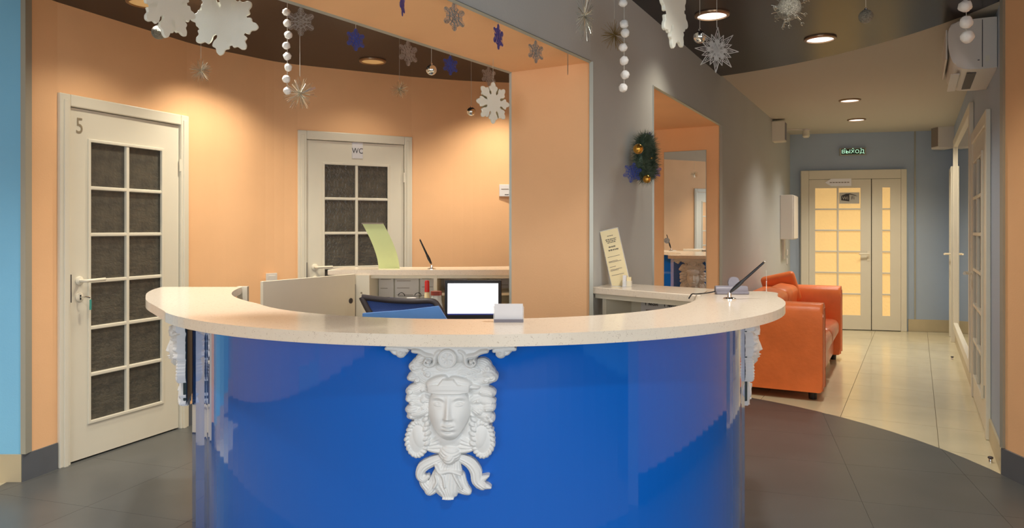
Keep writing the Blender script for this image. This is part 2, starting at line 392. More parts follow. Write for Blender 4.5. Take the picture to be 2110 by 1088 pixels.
# rest of the room behind the photographer (seen only in reflections)
wx = ob('wall_rear', B() if 0 else bx(-4.5, 4.5, -3.35, -3.2, 0, CEIL), M['grey']); tag(wx, 'grey wall behind the photographer', kind='structure')
wy = ob('wall_far_left', bx(-4.5, -4.35, -3.2, 4.0, 0, CEIL), M['orange']); tag(wy, 'orange wall far left, out of view', kind='structure')
wz = ob('wall_far_right', bx(4.3, 4.45, -3.2, 1.9, 0, CEIL), M['blue']); tag(wz, 'blue wall far right, out of view', kind='structure')
ob('wall_return', bx(1.6, 4.3, 1.62, 1.75, 0, CEIL), M['grey'], wz)
for k, (x0, x1, z0, z1) in enumerate(((-3.8, -1.4, 0.55, 2.45), (0.4, 3.0, 0.55, 2.25))):
    wn = empty('window_%d' % (k+1), ((x0+x1)/2, -3.18, z0)); tag(wn, 'white framed shop window behind the photographer', kind='structure')
    h = z1-z0; hw = (x1-x0)/2; bm = B()
    box(bm, -hw-0.08, -hw, -0.02, 0.05, -0.08, h+0.08); box(bm, hw, hw+0.08, -0.02, 0.05, -0.08, h+0.08)
    box(bm, -hw, hw, -0.02, 0.05, -0.08, 0); box(bm, -hw, hw, -0.02, 0.05, h, h+0.08); box(bm, -0.03, 0.03, -0.02, 0.05, 0, h)
    ob('window_frame', bm, M['white'], wn)

# ------------------------------------------------------------------ doors
def door(name, p0, p1, label, glass, gx0, gx1, gz0, gz1, cols=2, rows=6, lever_side=-1, H=2.12, cas=0.068, mat_=None, lever=True, proud=0.02, leaf_gap=0.004, leafx=None):
    u = Vector((p1[0]-p0[0], p1[1]-p0[1])); W = u.length; rz = math.atan2(u.y, u.x)
    d = empty(name, (p0[0], p0[1], 0), rz); tag(d, label, kind='structure')
    m = mat_ or M['white']
    bm = B()
    for (a, b, c, e) in ((0, cas, 0, H), (W-cas, W, 0, H), (cas, W-cas, H-cas, H)):
        box(bm, a, b, -proud, 0.10, c, e, bev=0.006, seg=2)
    box(bm, cas*0.35, cas*0.75, -proud-0.006, -proud+0.004, 0, H-cas*0.5, bev=0.003, seg=1); box(bm, W-cas*0.75, W-cas*0.35, -proud-0.006, -proud+0.004, 0, H-cas*0.5, bev=0.003, seg=1)
    ob('door_frame', bm, m, d)
    bm = B(); box(bm, cas, W-cas, 0.05, 0.09, 0, H-cas); ob('door_gap', bm, M['dark'], d)
    x0, x1 = leafx or (cas+leaf_gap, W-cas-leaf_gap); z0, z1 = 0.012, H-cas-leaf_gap; y0, y1 = 0.0, 0.04
    bm = B()
    box(bm, x0, gx0, y0, y1, z0, z1); box(bm, gx1, x1, y0, y1, z0, z1); box(bm, gx0, gx1, y0, y1, z0, gz0); box(bm, gx0, gx1, y0, y1, gz1, z1)
    for (a, b, c, e) in ((gx0-0.012, gx0+0.006, gz0-0.012, gz1+0.012), (gx1-0.006, gx1+0.012, gz0-0.012, gz1+0.012)): box(bm, a, b, y0-0.008, y0+0.01, c, e, bev=0.003)
    for (c, e) in ((gz0-0.012, gz0+0.006), (gz1-0.006, gz1+0.012)): box(bm, gx0, gx1, y0-0.008, y0+0.01, c, e, bev=0.003)
    leaf = ob('door_leaf', bm, m, d)
    cw = (gx1-gx0)/cols; rh = (gz1-gz0)/rows
    pane = None
    for i in range(cols):
        for j in range(rows):
            if pane is None:
                pane = ob('glass_pane', bx(0, cw, 0, 0.008, 0, rh), glass, leaf); o = pane
            else: o = pane.copy(); COL.objects.link(o)
            o.location = (gx0+i*cw, 0.016, gz0+j*rh)
    for j in range(1, rows):
        z = gz0+j*rh; ob('muntin', bx(gx0, gx1, -0.003, 0.02, z-0.011, z+0.011, bev=0.005), m, leaf)
    for i in range(1, cols):
        x = gx0+i*cw; ob('muntin', bx(x-0.011, x+0.011, -0.004, 0.02, gz0, gz1, bev=0.005), m, leaf)
    if lever:
        hx = (x0+0.062) if lever_side < 0 else (x1-0.062); s = -lever_side
        h = ob('door_handle', lathe(B(), [(0, 0), (0.026, 0), (0.026, 0.006), (0.02, 0.01), (0, 0.011)], 20), M['handle'], d, True)
        h.location = (hx, 0.0, 1.05); h.rotation_euler = (PI/2, 0, 0)
        lv = ob('lever', tube(B(), catmull([(hx, -0.005, 1.05), (hx, -0.045, 1.05), (hx+0.02*s, -0.056, 1.051), (hx+0.07*s, -0.058, 1.052), (hx+0.125*s, -0.056, 1.053)], 4), 0.0095, 10), M['handle'], d, True)
        e = ob('lock_rosette', lathe(B(), [(0, 0), (0.026, 0), (0.026, 0.006), (0.02, 0.01), (0, 0.011)], 20), M['handle'], d, True)
        e.location = (hx, 0.0, 0.955); e.rotation_euler = (PI/2, 0, 0)
        ob('keyhole', bx(hx-0.004, hx+0.004, -0.0125, -0.010, 0.94, 0.968), M['black'], d)
        ob('strike_plate', bx((x0-0.006) if lever_side < 0 else x1+0.002, (x0-0.002) if lever_side < 0 else x1+0.006, -0.0215, 0.0, 0.93, 1.09), M['dgrey'], d)
        hh = x1+0.002 if lever_side < 0 else x0-0.002
        for z in (0.25, 1.78):
            ob('hinge', tube(B(), [(hh, -0.012, z-0.04), (hh, -0.012, z+0.04)], 0.007, 8), M['handle'], d)
    return d, hx if lever else None, W
D5, hx5, W5 = door('door_1', d5a, d5b, 'white glazed door marked with the figure 5', M['glass_dark'], 0.200, 0.730, 0.215, 1.868, lever_side=-1)
text('number', '5', 0.13, M['silver_text'], D5, (0.135, -0.002, 1.945), sx=0.8)
k = ob('key', tube(B(), [(hx5, -0.012, 0.955), (hx5+0.012, -0.045, 0.957), (hx5+0.03, -0.05, 0.95)], 0.004, 6), M['chrome'], D5)
ob('key_tag', bx(hx5+0.025, hx5+0.037, -0.054, -0.050, 0.88, 0.94, bev=0.001), M['key'], D5)
DW, hxw, WW = door('door_2', wca, wcb, 'white glazed door with the WC sign', M['glass_dark'], 0.205, 0.735, 0.215, 1.868, lever_side=-1)
s = ob('door_sign', bx(0.43, 0.52, -0.006, 0.0, 1.92, 2.05, bev=0.002), M['paper'], DW)
text('sign_text', 'WC', 0.062, M['ink'], s, (0.475, -0.0065, 1.98), sx=0.85)
door('door_6', (-4.349, 0.06), (-4.349, 1.00), 'white glazed door far left, seen only in the niche mirror', M['glass_dark'], 0.205, 0.735, 0.215, 1.868)
# corridor end double door
eu = Vector((E2[0]-E1[0], E2[1]-E1[1])).normalized()
def on_end(px):
    a = (px-1055)/F; t = (E1[0]-a*E1[1])/(a*eu.y-eu.x); return (E1[0]+eu.x*t, E1[1]+eu.y*t)
ea, eb = on_end(1649), on_end(1866)
off = Vector((eu.y, -eu.x))*0.03
ea = (ea[0]+off.x, ea[1]+off.y); eb = (eb[0]+off.x, eb[1]+off.y)
WE = math.dist(ea, eb)
DE = empty('door_3', (ea[0], ea[1], 0), math.atan2(eb[1]-ea[1], eb[0]-ea[0])); tag(DE, 'white double door with lit glass at the corridor end', kind='structure')
fr = lambda px: (px-1649)/(1866-1649)*WE
HE = 2.14
bm = B()
for (a, b, c, e) in ((0, 0.10, 0, HE), (WE-0.07, WE, 0, HE), (0.10, WE-0.07, HE-0.12, HE)): box(bm, a, b, -0.03, 0.028, c, e, bev=0.006)
ob('door_frame', bm, M['white'], DE)
ob('door_gap', bx(0.1, WE-0.07, 0.0, 0.028, 0.0, HE-0.12), M['dark'], DE)
def leafE(x0, x1, gx0, gx1, cols):
    bm = B(); z0, z1, gz0, gz1 = 0.01, HE-0.125, 0.20, 1.90
    box(bm, x0, gx0, -0.025, -0.002, z0, z1); box(bm, gx1, x1, -0.025, -0.002, z0, z1); box(bm, gx0, gx1, -0.025, -0.002, z0, gz0); box(bm, gx0, gx1, -0.025, -0.002, gz1, z1)
    leaf = ob('door_leaf', bm, M['white'], DE); cw = (gx1-gx0)/cols; rh = (gz1-gz0)/6
    for i in range(cols):
        for j in range(6): ob('glass_pane', bx(gx0+i*cw, gx0+(i+1)*cw, -0.012, -0.005, gz0+j*rh, gz0+(j+1)*rh), M['glass_lit'], leaf)
    for j in range(1, 6): ob('muntin', bx(gx0, gx1, -0.028, -0.010, gz0+j*rh-0.011, gz0+j*rh+0.011, bev=0.004), M['white'], leaf)
    for i in range(1, cols): ob('muntin', bx(gx0+i*cw-0.012, gx0+i*cw+0.012, -0.029, -0.010, gz0, gz1, bev=0.004), M['white'], leaf)
    return leaf
leafE(0.103, fr(1794), fr(1679), fr(1773), 2); leafE(fr(1796), WE-0.073, fr(1817), fr(1833), 1)
ob('door_handle', tube(B(), [(fr(1789), -0.026, 1.02), (fr(1789), -0.07, 1.02), (fr(1768), -0.075, 1.02)], 0.011, 8), M['handle'], DE)
ob('lock_plate', bx(fr(1786), fr(1792), -0.032, -0.024, 0.93, 1.06), M['handle'], DE)
s = ob('arrow_sign', B() if 0 else prism(B(), [(0, 0), (0.08, -0.05), (0.33, -0.05), (0.33, 0.05), (0.08, 0.05)], 0, 0.004), M['paper'], DE)
s.rotation_euler = (PI/2, 0, 0); s.location = (fr(1699), -0.031, 1.975); s.data.materials[0] = M['sign_white']

for k in range(7): ob('print', bx(0.06+k*0.036, 0.088+k*0.036, -0.006, 0.006, 0.004, 0.0048), M['inkgrey'], s)
cx_ = (fr(1734)+fr(1766))/2
s = ob('wireless_sticker', bx(cx_-0.125, cx_+0.125, -0.0145, -0.0125, 1.69, 1.84), M['badge_light'], DE)
bm = B(); prism(bm, [(-0.10, -0.03), (0.0, -0.045), (0.0, 0.05), (0.02, 0.06), (-0.04, 0.058), (-0.10, 0.03)], 0, 0.002); bb_ = ob('badge_dark', bm, M['ink'], s); bb_.rotation_euler = (PI/2, 0, 0); bb_.location = (cx_, -0.0145, 1.765)
bm = B(); prism(bm, [(-0.06, 0.04), (0.0, 0.062), (0.08, 0.035), (0.10, 0.02), (0.085, 0.028), (0.0, 0.05)], 0.0021, 0.004); bb_ = ob('badge_roof', bm, M['ink'], s); bb_.rotation_euler = (PI/2, 0, 0); bb_.location = (cx_, -0.0145, 1.765)
text('sticker_text', 'Wi', 0.06, M['badge_light'], s, (cx_-0.05, -0.0172, 1.763)); text('sticker_text', 'Fi', 0.06, M['ink'], s, (cx_+0.045, -0.0172, 1.763))

# right wall items -----------------------------------------------------------
ru = Vector((E2[0]-R0[0], E2[1]-R0[1])).normalized()    # from near to far
def on_right(px):
    a = (px-1055)/F; t = (R0[0]-a*R0[1])/(a*ru.y-ru.x); return t
rzR = math.atan2(-ru.y, -ru.x)                            # viewer's left -> right runs far to near
def rpt(t): return (R0[0]+ru.x*t, R0[1]+ru.y*t)
t0, t1 = on_right(2009), on_right(2042.5)
print('right door', t0, t1)
p0 = rpt(t0); p1 = rpt(t1)
n_in = Vector((-ru.y, ru.x))
sh = lambda p, d: (p[0]+n_in.x*d, p[1]+n_in.y*d)
DR = empty('door_4', (*sh(p0, 0.0), 0), rzR); tag(DR, 'white glazed door in the right wall near the orange corner', kind='structure')
WR = t0-t1; HR = 2.12
bm = B()
for (a, b, c, e) in ((0, 0.09, 0, HR), (WR-0.09, WR, 0, HR), (0.09, WR-0.09, HR-0.09, HR)): box(bm, a, b, -0.03, -0.0005, c, e, bev=0.006)
ob('door_frame', bm, M['white'], DR)
bm = B(); gx0, gx1, gz0, gz1 = 0.30, WR-0.38, 0.22, 1.86
for (a, b, c, e) in ((0.092, gx0, 0.01, HR-0.092), (gx1, WR-0.092, 0.01, HR-0.092), (gx0, gx1, 0.01, gz0), (gx0, gx1, gz1, HR-0.092)): box(bm, a, b, -0.018, -0.001, c, e)
for (a, b, c, e) in ((gx0-0.03, gx0, gz0-0.03, gz1+0.03), (gx1, gx1+0.03, gz0-0.03, gz1+0.03), (gx0, gx1, gz0-0.03, gz0), (gx0, gx1, gz1, gz1+0.03)): box(bm, a, b, -0.032, -0.016, c, e, bev=0.004)
leaf = ob('door_leaf', bm, M['white'], DR)
rh = (gz1-gz0)/6
for i in range(2):
    for j in range(6): ob('glass_pane', bx(gx0+i*(gx1-gx0)/2, gx0+(i+1)*(gx1-gx0)/2, -0.006, -0.001, gz0+j*rh, gz0+(j+1)*rh), M['glass_dark'], leaf)
for j in range(1, 6): ob('muntin', bx(gx0, gx1, -0.034, -0.008, gz0+j*rh-0.012, gz0+j*rh+0.012, bev=0.004), M['white'], leaf)
ob('muntin', bx((gx0+gx1)/2-0.012, (gx0+gx1)/2+0.012, -0.032, -0.008, gz0, gz1, bev=0.004), M['white'], leaf)
ob('door_handle', tube(B(), [(0.16, -0.018, 1.0), (0.16, -0.08, 1.0), (0.26, -0.085, 1.0)], 0.012, 8), M['handle'], DR)
ob('hinge', bx(WR-0.10, WR-0.085, -0.035, -0.018, 0.25, 0.33), M['trim'], DR)
# tall white framed mirror panel between the doors
t2, t3 = on_right(2007.5), on_right(1967)
print('panel', t2, t3)
t3 = min(t3, t2+3.0)
pp = rpt(t3); wpn = empty('window_3', (*pp, 0), rzR); tag(wpn, 'tall white framed glass panel in the right corridor wall', kind='structure')
Lw = t3-t2-0.02; bm = B(); z0, z1 = 0.16, 2.40
for (a, b, c, e) in ((0, 0.10, z0, z1), (Lw-0.10, Lw, z0, z1), (0.10, Lw-0.10, z0, z0+0.09), (0.10, Lw-0.10, z1-0.09, z1)): box(bm, a, b, -0.035, -0.001, c, e, bev=0.006)
ob('window_frame', bm, M['white'], wpn)
ob('glass_pane', bx(0.10, Lw-0.10, -0.012, -0.002, z0+0.09, z1-0.09), M['mirror'], wpn)
# narrow far door standing ajar
pf = rpt(t3+0.62); DF = empty('door_5', (*sh(pf, 0.004), 0), rzR); tag(DF, 'narrow white door at the far end of the right wall', kind='structure')
bm = B()
for (a, b, c, e) in ((0, 0.06, 0, 2.1), (0.5, 0.56, 0, 2.1), (0.06, 0.5, 2.03, 2.1)): box(bm, a, b, -0.05, -0.001, c, e, bev=0.005)
ob('door_frame', bm, M['white'], DF)
leaf = ob('door_leaf', bx(0.065, 0.495, -0.03, -0.001, 0.01, 2.025), M['white'], DF)
for j in range(6): ob('glass_pane', bx(0.17, 0.39, -0.033, -0.03, 0.25+j*0.27, 0.25+j*0.27+0.25), M['glass_lit'], leaf)
ob('door_handle', tube(B(), [(0.12, -0.03, 1.04), (0.12, -0.10, 1.04), (0.2, -0.105, 1.04)], 0.012, 8), M['handle'], DF)

# floor door stops in the corridor
for (px, py, lab) in ((1962, 741, 'small steel door stop on the floor, far one'), (2041, 953, 'small steel door stop on the floor, near one beside the dark skirting')):
    Z = CAMH*F/(py-HOR); q = P(px, py, Z); o = empty('door_stop', (q.x, q.y, 0)); tag(o, lab, 'door stop', 'floor door stops')
    ob('post', lathe(B(), [(0, 0), (0.010, 0), (0.010, 0.018), (0.008, 0.022), (0, 0.023)], 14), M['chrome'], o, True)
    ob('rubber_cap', lathe(B(), [(0, 0.023), (0.014, 0.024), (0.014, 0.031), (0.010, 0.035), (0, 0.036)], 14), M['dgrey'], o, True)
# thin vertical trims on the end wall
for i, px in enumerate((1885,)):
    q = on_end(px); o = ob('trim_%d' % (10+i), bx(-0.008, 0.008, -0.008, 0.0, 0.16, CEIL-0.002), M['trim']); o.location = (q[0]+off.x*0.1, q[1]+off.y*0.1, 0); o.rotation_euler = (0, 0, math.atan2(eu.y, eu.x))
    tag(o, 'thin vertical panel joint strip right of the end door', kind='structure')

# ================================================================== DESK
DC = (-0.147, 3.19); HD = 1.07; TH = 0.033
def ring(r, a0, a1, n): return [(DC[0]+r*math.cos(math.radians(a0+(a1-a0)*i/n)), DC[1]+r*math.sin(math.radians(a0+(a1-a0)*i/n))) for i in range(n+1)]
outer = [(-1.695, 3.53), (-1.665, 3.38), (-1.60, 3.19), (-1.51, 3.0), (-1.425, 2.84), (-1.305, 2.66), (-1.20, 2.505), ring(1.26, 216, 217, 1)[0]]
outer = catmull(outer, 4)[:-1] + ring(1.26, 216, 352, 60) + catmull([(1.125, 3.09), (1.158, 3.17), (1.165, 3.24), (1.12, 3.285)], 4)
inner = [(0.88, 3.29), (0.805, 3.09), (0.76, 2.95)] + ring(0.925, -22, -152, 50) + catmull([(-1.03, 2.83), (-1.13, 2.98), (-1.205, 3.13), (-1.262, 3.30), (-1.31, 3.53)], 4)
desk = empty('reception_desk', (DC[0], DC[1], 0)); tag(desk, 'curved glossy blue reception desk with speckled beige counter and plaster face bracket', 'reception desk')
DM = Matrix.Translation((-DC[0], -DC[1], 0))
def dob(name, bm, m, par=None, **k):
    bmesh.ops.transform(bm, matrix=DM, verts=bm.verts)
    return ob(name, bm, m, par or desk, **k)
dob('countertop', prism(B(), outer+inner, HD-TH, HD, bev=0.004, seg=2), M['slab'])
ppath = [(-1.475, 3.49), (-1.43, 3.30), (-1.375, 3.13), (-1.29, 2.97), (-1.20, 2.84)] + ring(1.10, 203, 347, 72) + [(0.975, 3.05), (1.00, 3.25)]
dob('front_panel', ribbonwall(B(), ppath, 0.02, 0.004, HD-TH), M['panel'])
ipath = [(-1.36, 3.50), (-1.29, 3.30), (-1.20, 3.10), (-1.10, 2.93)] + ring(0.99, 200, 350, 60) + [(0.87, 3.1), (0.89, 3.26)]
dob('inner_panel', ribbonwall(B(), ipath, 0.018, 0.004, HD-TH), M['white'])
dob('inner_end_panel', bx(-1.335, -1.285, 3.532, 3.556, 0.004, HD+0.001), M['white'])
dob('end_panel', bx(-1.475, -1.352, 3.485, 3.503, 0.004, HD-TH), M['white'])
wp_o = ring(0.985, 205, 345, 40); wp_i = ring(0.56, 345, 205, 30)
dob('worktop', prism(B(), wp_o+wp_i, 0.72, 0.745), M['white'])
for a in (240, 270, 305):
    q = (DC[0]+0.77*math.cos(math.radians(a)), DC[1]+0.77*math.sin(math.radians(a)))
    dob('support_panel', bx(-0.2, 0.2, -0.009, 0.009, 0.004, 0.72, mtx=Matrix.Translation((q[0], q[1], 0)) @ Matrix.Rotation(math.radians(a), 4, 'Z')), M['white'])

# ---- plaster face bracket (relief height field) ---------------------------------
def relief_mesh():
    sp = 2.0; U = np.arange(20, 862, sp); V = np.arange(30, 1030, sp)
    u, v = np.meshgrid(U, V); H = np.full(u.shape, -40.0)
    def G(cx, cy, sx, sy, ang=0):
        c, s = math.cos(math.radians(ang)), math.sin(math.radians(ang)); x = (u-cx)*c+(v-cy)*s; y = -(u-cx)*s+(v-cy)*c
        return np.exp(-0.5*((x/sx)**2+(y/sy)**2))
    def lobe(cx, cy, rx, ry, ang, h0, h, strands=0, curl=0, amp=5, spiral=0):
        nonlocal H
        c, s = math.cos(math.radians(ang)), math.sin(math.radians(ang)); x = ((u-cx)*c+(v-cy)*s)/rx; y = (-(u-cx)*s+(v-cy)*c)/ry
        r2 = x*x+y*y; z = h0+h*np.sqrt(np.clip(1-r2, 0, 1))
        if strands and spiral:
            th = np.arctan2(y, x); z = z-amp*1.3*np.abs(np.sin(PI*strands*np.sqrt(r2)+th*0.5*spiral))**0.7*np.clip(1-r2, 0, 1)**0.25
        elif strands: z = z-amp*np.abs(np.sin(PI*strands*(y+curl*x*x)))*np.clip(1-r2, 0, 1)**0.3
        z = np.where(r2 < 1, z, -40); H = np.maximum(H, z)
    def path(pts, rad, h0, h, strands=0, amp=4):
        nonlocal H
        pts = catmull(pts, 6); n = len(pts); rs = np.interp(np.linspace(0, 1, n), np.linspace(0, 1, len(rad)), rad)
        best = np.full(u.shape, 9.0); lat = np.zeros(u.shape); 
        for i in range(n-1):
            ax, ay = pts[i]; bx_, by_ = pts[i+1]; dx, dy = bx_-ax, by_-ay; L = dx*dx+dy*dy+1e-9
            t = np.clip(((u-ax)*dx+(v-ay)*dy)/L, 0, 1); rr = rs[i]*(1-t)+rs[i+1]*t
            d = np.hypot(u-ax-t*dx, v-ay-t*dy)/rr; sd = ((u-ax)*(-dy)+(v-ay)*dx)/math.sqrt(L)/rr
            m = d < best; best = np.where(m, d, best); lat = np.where(m, sd, lat)
        z = h0+h*np.sqrt(np.clip(1-best**2, 0, 1))
        if strands: z = z-amp*np.abs(np.sin(PI*strands*lat))*np.clip(1-best**2, 0, 1)**0.3
        H = np.maximum(H, np.where(best < 1, z, -40))
    # base mass of hair behind the head
    lobe(435, 400, 250, 300, 0, 5, 45, 0)
    lobe(430, 230, 215, 125, 0, 10, 62, 5, 0.4, 4); lobe(430, 610, 190, 118, 0, 6, 24)
    # lower drape
    path([(440, 780), (425, 850), (410, 920), (420, 975)], [50, 78, 104, 62], 6, 46, 5, 7)
    path([(350, 900), (320, 960), (300, 985)], [40, 44, 34], 4, 28, 3, 6)
    path([(480, 900), (500, 960), (545, 992)], [46, 44, 20], 4, 30, 3, 6)
    path([(440, 950), (455, 995), (462, 1010)], [40, 24, 12], 4, 26, 2, 5)
    path([(370, 780), (310, 805), (255, 840), (238, 890), (262, 915), (290, 895)], [26, 33, 34, 26, 22, 14], 8, 30, 2, 6)
    path([(255, 900), (268, 940), (300, 975)], [26, 32, 36], 4, 24, 2, 5)
    path([(490, 775), (555, 810), (590, 860), (600, 920), (632, 950)], [26, 36, 38, 36, 30], 8, 32, 2, 6)
    path([(600, 930), (640, 905), (672, 888)], [26, 20, 7], 4, 26, 2, 4); path([(610, 945), (655, 955), (684, 962)], [28, 20, 8], 4, 26, 2, 4)
    path([(345, 820), (370, 860), (430, 850), (500, 870)], [12, 14, 14, 10], 40, 22); path([(360, 850), (390, 890), (400, 950)], [9, 12, 8], 42, 18)
    path([(450, 860), (470, 900), (505, 960)], [9, 10, 7], 40, 18); path([(340, 880), (350, 920), (330, 960)], [9, 11, 7], 34, 18)
    # neck, collar knot
    lobe(430, 650, 100, 70, 0, 8, 50); lobe(430, 745, 72, 62, 10, 20, 62, 3, 0.5, 7); lobe(430, 770, 45, 40, -20, 40, 52, 2, 0.8, 6)
    for s in (-1, 1):
        for k, (dx, dy, a) in enumerate(((82, 655, 28), (90, 680, 18), (86, 705, 6), (92, 728, -8))):
            lobe(430+s*dx, dy, 62, 17, s*a, 16, 34, 1, 0, 5)
    # braids: looped plaits either side
    for s, cx in ((-1, 228), (1, 632)):
        lobe(cx, 655, 74, 112, 0, 6, 44)
        lobe(cx+(-s)*10, 640, 52, 86, 8*s, 20, 38)
        n = 22
        for k in range(n):
            a = 2*PI*k/n; x = cx+64*math.cos(a)+(6*s if math.sin(a) > 0 else 0); y = 655+104*math.sin(a)
            lobe(x, y, 21, 14, math.degrees(a)+40*s, 22, 30, 1, 0.3, 4)
    for s in (-1, 1):    # small plait next to the cheek on the right, tress on the left
        for k in range(7): lobe(430+s*(142+(k % 2)*9), 500+k*30, 25, 17, s*35, 30, 34, 1, 0.2, 4)
    # curls left
    for c in ((226, 190, 42, 52, 20, 2), (255, 150, 45, 38, -30, 2), (200, 262, 34, 34, 0, 2), (262, 268, 78, 44, 35, 3), (330, 235, 80, 46, 10, 3), (300, 200, 60, 38, -25, 3),
              (215, 345, 66, 40, -15, 3), (282, 335, 50, 30, 25, 2), (196, 395, 44, 34, 10, 2), (232, 420, 72, 36, 12, 3), (200, 465, 52, 34, -8, 2), (240, 482, 82, 38, -14, 3), (218, 505, 62, 28, -10, 2), (282, 400, 40, 34, 30, 2), (285, 450, 34, 40, 60, 2)):
        lobe(c[0], c[1], c[2], c[3], c[4], 22, 46+random.random()*22, c[5]+1, 0.5, 9, 0); lobe(c[0]-c[2]*0.45, c[1]+c[3]*0.2, c[3]*0.7, c[3]*0.62, c[4], 30, 48+random.random()*14, 2, 0, 8, 1)
    for c in ((520, 225, 80, 46, -12, 3), (575, 205, 70, 44, 18, 3), (640, 195, 58, 48, 30, 3), (672, 250, 50, 58, 0, 2), (620, 270, 84, 46, -10, 4), (560, 262, 66, 32, -20, 3),
              (655, 355, 68, 36, 12, 3), (600, 345, 60, 34, -10, 3), (590, 400, 44, 38, -25, 2), (655, 410, 66, 32, 8, 3), (672, 450, 48, 34, 0, 2), (630, 455, 74, 34, 12, 3), (640, 498, 74, 34, 14, 3), (668, 522, 48, 32, 5, 2), (600, 470, 42, 36, 40, 2)):
        lobe(c[0], c[1], c[2], c[3], c[4], 22, 46+random.random()*22, c[5]+1, -0.5, 9, 0); lobe(c[0]+c[2]*0.45, c[1]+c[3]*0.2, c[3]*0.7, c[3]*0.62, c[4], 30, 48+random.random()*14, 2, 0, 8, -1)
    lobe(400, 200, 60, 34, 5, 50, 36, 3, 0.6, 5); lobe(455, 195, 60, 32, -8, 46, 36, 3, 0.6, 5)
    # face
    X = (u-430)/132; Y = (v-468)/185
    wj = 1-0.30*np.clip((v-490)/160, 0, 1)**1.2
    r2 = (X/wj)**2+Y**2
    face = 52+82*np.clip(1-np.abs(X/wj)**2.4, 0, 1)**0.62*np.clip(1-np.abs(Y)**3.0, 0, 1)**0.55
    for s in (-1, 1):
        ex = 430+s*64
        face += 8*np.exp(-0.5*((u-ex)/30)**4)*np.exp(-0.5*((v-(376+0.010*(u-ex)**2-s*0.05*(u-ex)))/6)**2)                 # brow ridge
        face -= 24*G(ex-s*3, 411, 28, 16)                  # socket
        face += 19*G(ex, 417, 20, 9)                       # eyeball
        lidy = 406+0.014*(u-ex)**2; lowy = 427-0.009*(u-ex)**2; wv = np.exp(-0.5*((u-ex)/21)**6)
        face += 7*wv*np.exp(-0.5*((v-lidy)/2.6)**2); face -= 6*wv*np.exp(-0.5*((v-lidy+7)/2.4)**2); face -= 5*wv*np.exp(-0.5*((v-lidy-5)/1.8)**2)
        face += 4*wv*np.exp(-0.5*((v-lowy)/2.2)**2); face -= 4*wv*np.exp(-0.5*((v-lowy-5)/2.4)**2); face -= 5*G(ex, 415, 4.5, 4.5); 
        face += 10*G(430+s*72, 490, 30, 34)                # cheek
        face += 11*G(430+s*19, 505, 8, 8); face -= 6*G(430+s*34, 520, 7, 18, -s*25)
    yy = np.clip((v-385)/115, 0, 1)
    nose = (6+32*yy**1.2)*np.exp(-0.5*(np.abs(u-428)/(9+5*yy))**2.2)*np.where(v < 498, 1, np.exp(-0.5*((v-498)/9)**2))*np.where(v > 385, 1, np.exp(-0.5*((v-385)/16)**2))
    face += nose
    face -= 4*G(430, 528, 4, 9)
    face += 19*G(419, 547, 13, 6)+19*G(441, 547, 13, 6)+21*G(430, 569, 20, 7)+5*G(430, 556, 34, 16); face -= 12*np.exp(-0.5*((u-430)/27)**4)*np.exp(-0.5*((v-558+2*((u-430)/30)**2)/2.2)**2)
    face -= 11*G(430, 587, 22, 6); face += 15*G(430, 610, 27, 17)
    fm = (r2 < 1) & (v > 330)
    H = np.where(fm, np.maximum(H, face), H)
    # head band
    c_ = (u > 296) & (u < 560); top = 305-12*np.cos((u-430)/132*1.5); bot = 352+5*np.cos((u-430)/132*1.5)-3
    band = 92+52*np.sqrt(np.clip(1-((u-428)/140)**2, 0, 1))
    lines = 3*np.abs(np.sin((v-top)/9.0))*(v > bot-26)
    H = np.where(c_ & (v > top) & (v < bot), np.maximum(H*0, band-lines), H)
    fr_ = (v > 262) & (v <= top) & (np.abs(u-428) < 60-(top-v)*0.9) ; H = np.where(fr_, np.maximum(H, band-2), H)
    for c in ((352, 278, 70, 26, -22), (505, 282, 74, 24, 16)): lobe(c[0], c[1], c[2], c[3], c[4], 80, 46, 3, 0.5, 5)
    lobe(575, 318, 50, 15, 4, 70, 30, 1, 0, 3)
    # capital: abacus, volutes, medallion, end scrolls
    ab = np.clip((v-72)/34, 0, 1); hw = 400-250*ab**0.6
    H = np.where((v < 106) & (np.abs(u-438) < hw), np.maximum(H, 84-18*ab+26*np.exp(-((u-438)/190)**2)), H)
    lobe(430, 100, 200, 80, 0, 40, 70)
    for s in (-1, 1):
        cx = 438+s*130
        path([(438+s*228, 92), (438+s*190, 98), (438+s*155, 118), (438+s*102, 128), (438+s*98, 168), (438+s*130, 186), (438+s*158, 168), (438+s*150, 146)], [13, 16, 16, 14, 13, 12, 10, 9], 92, 34, 1, 5)
        lobe(cx+s*2, 158, 15, 15, 0, 110, 26)
        path([(438+s*60, 92), (438+s*86, 110), (438+s*90, 150)], [14, 12, 7], 96, 26, 1, 4)
        path([(438+s*400, 84), (438+s*340, 88), (438+s*296, 92), (438+s*270, 96)], [12, 14, 14, 12], 62, 20, 1, 4)
        lobe(438+s*312, 114, 34, 31, 0, 40, 48); lobe(438+s*306, 108, 15, 14, 0, 66, 30)
        path([(438+s*370, 92), (438+s*352, 112), (438+s*330, 120)], [16, 14, 10], 40, 30)
    d = np.hypot(u-424, v-136)
    med = 126+np.where(d > 49, 8*np.sqrt(np.clip(1-((d-54)/6)**2, 0, 1)), 0)+5*np.cos(5*np.arctan2(v-136, u-424))*np.exp(-((d-24)/14)**2)+9*np.exp(-(d/8)**2)+4*np.exp(-((d-38)/3)**2)
    H = np.where(d < 60, med, H)
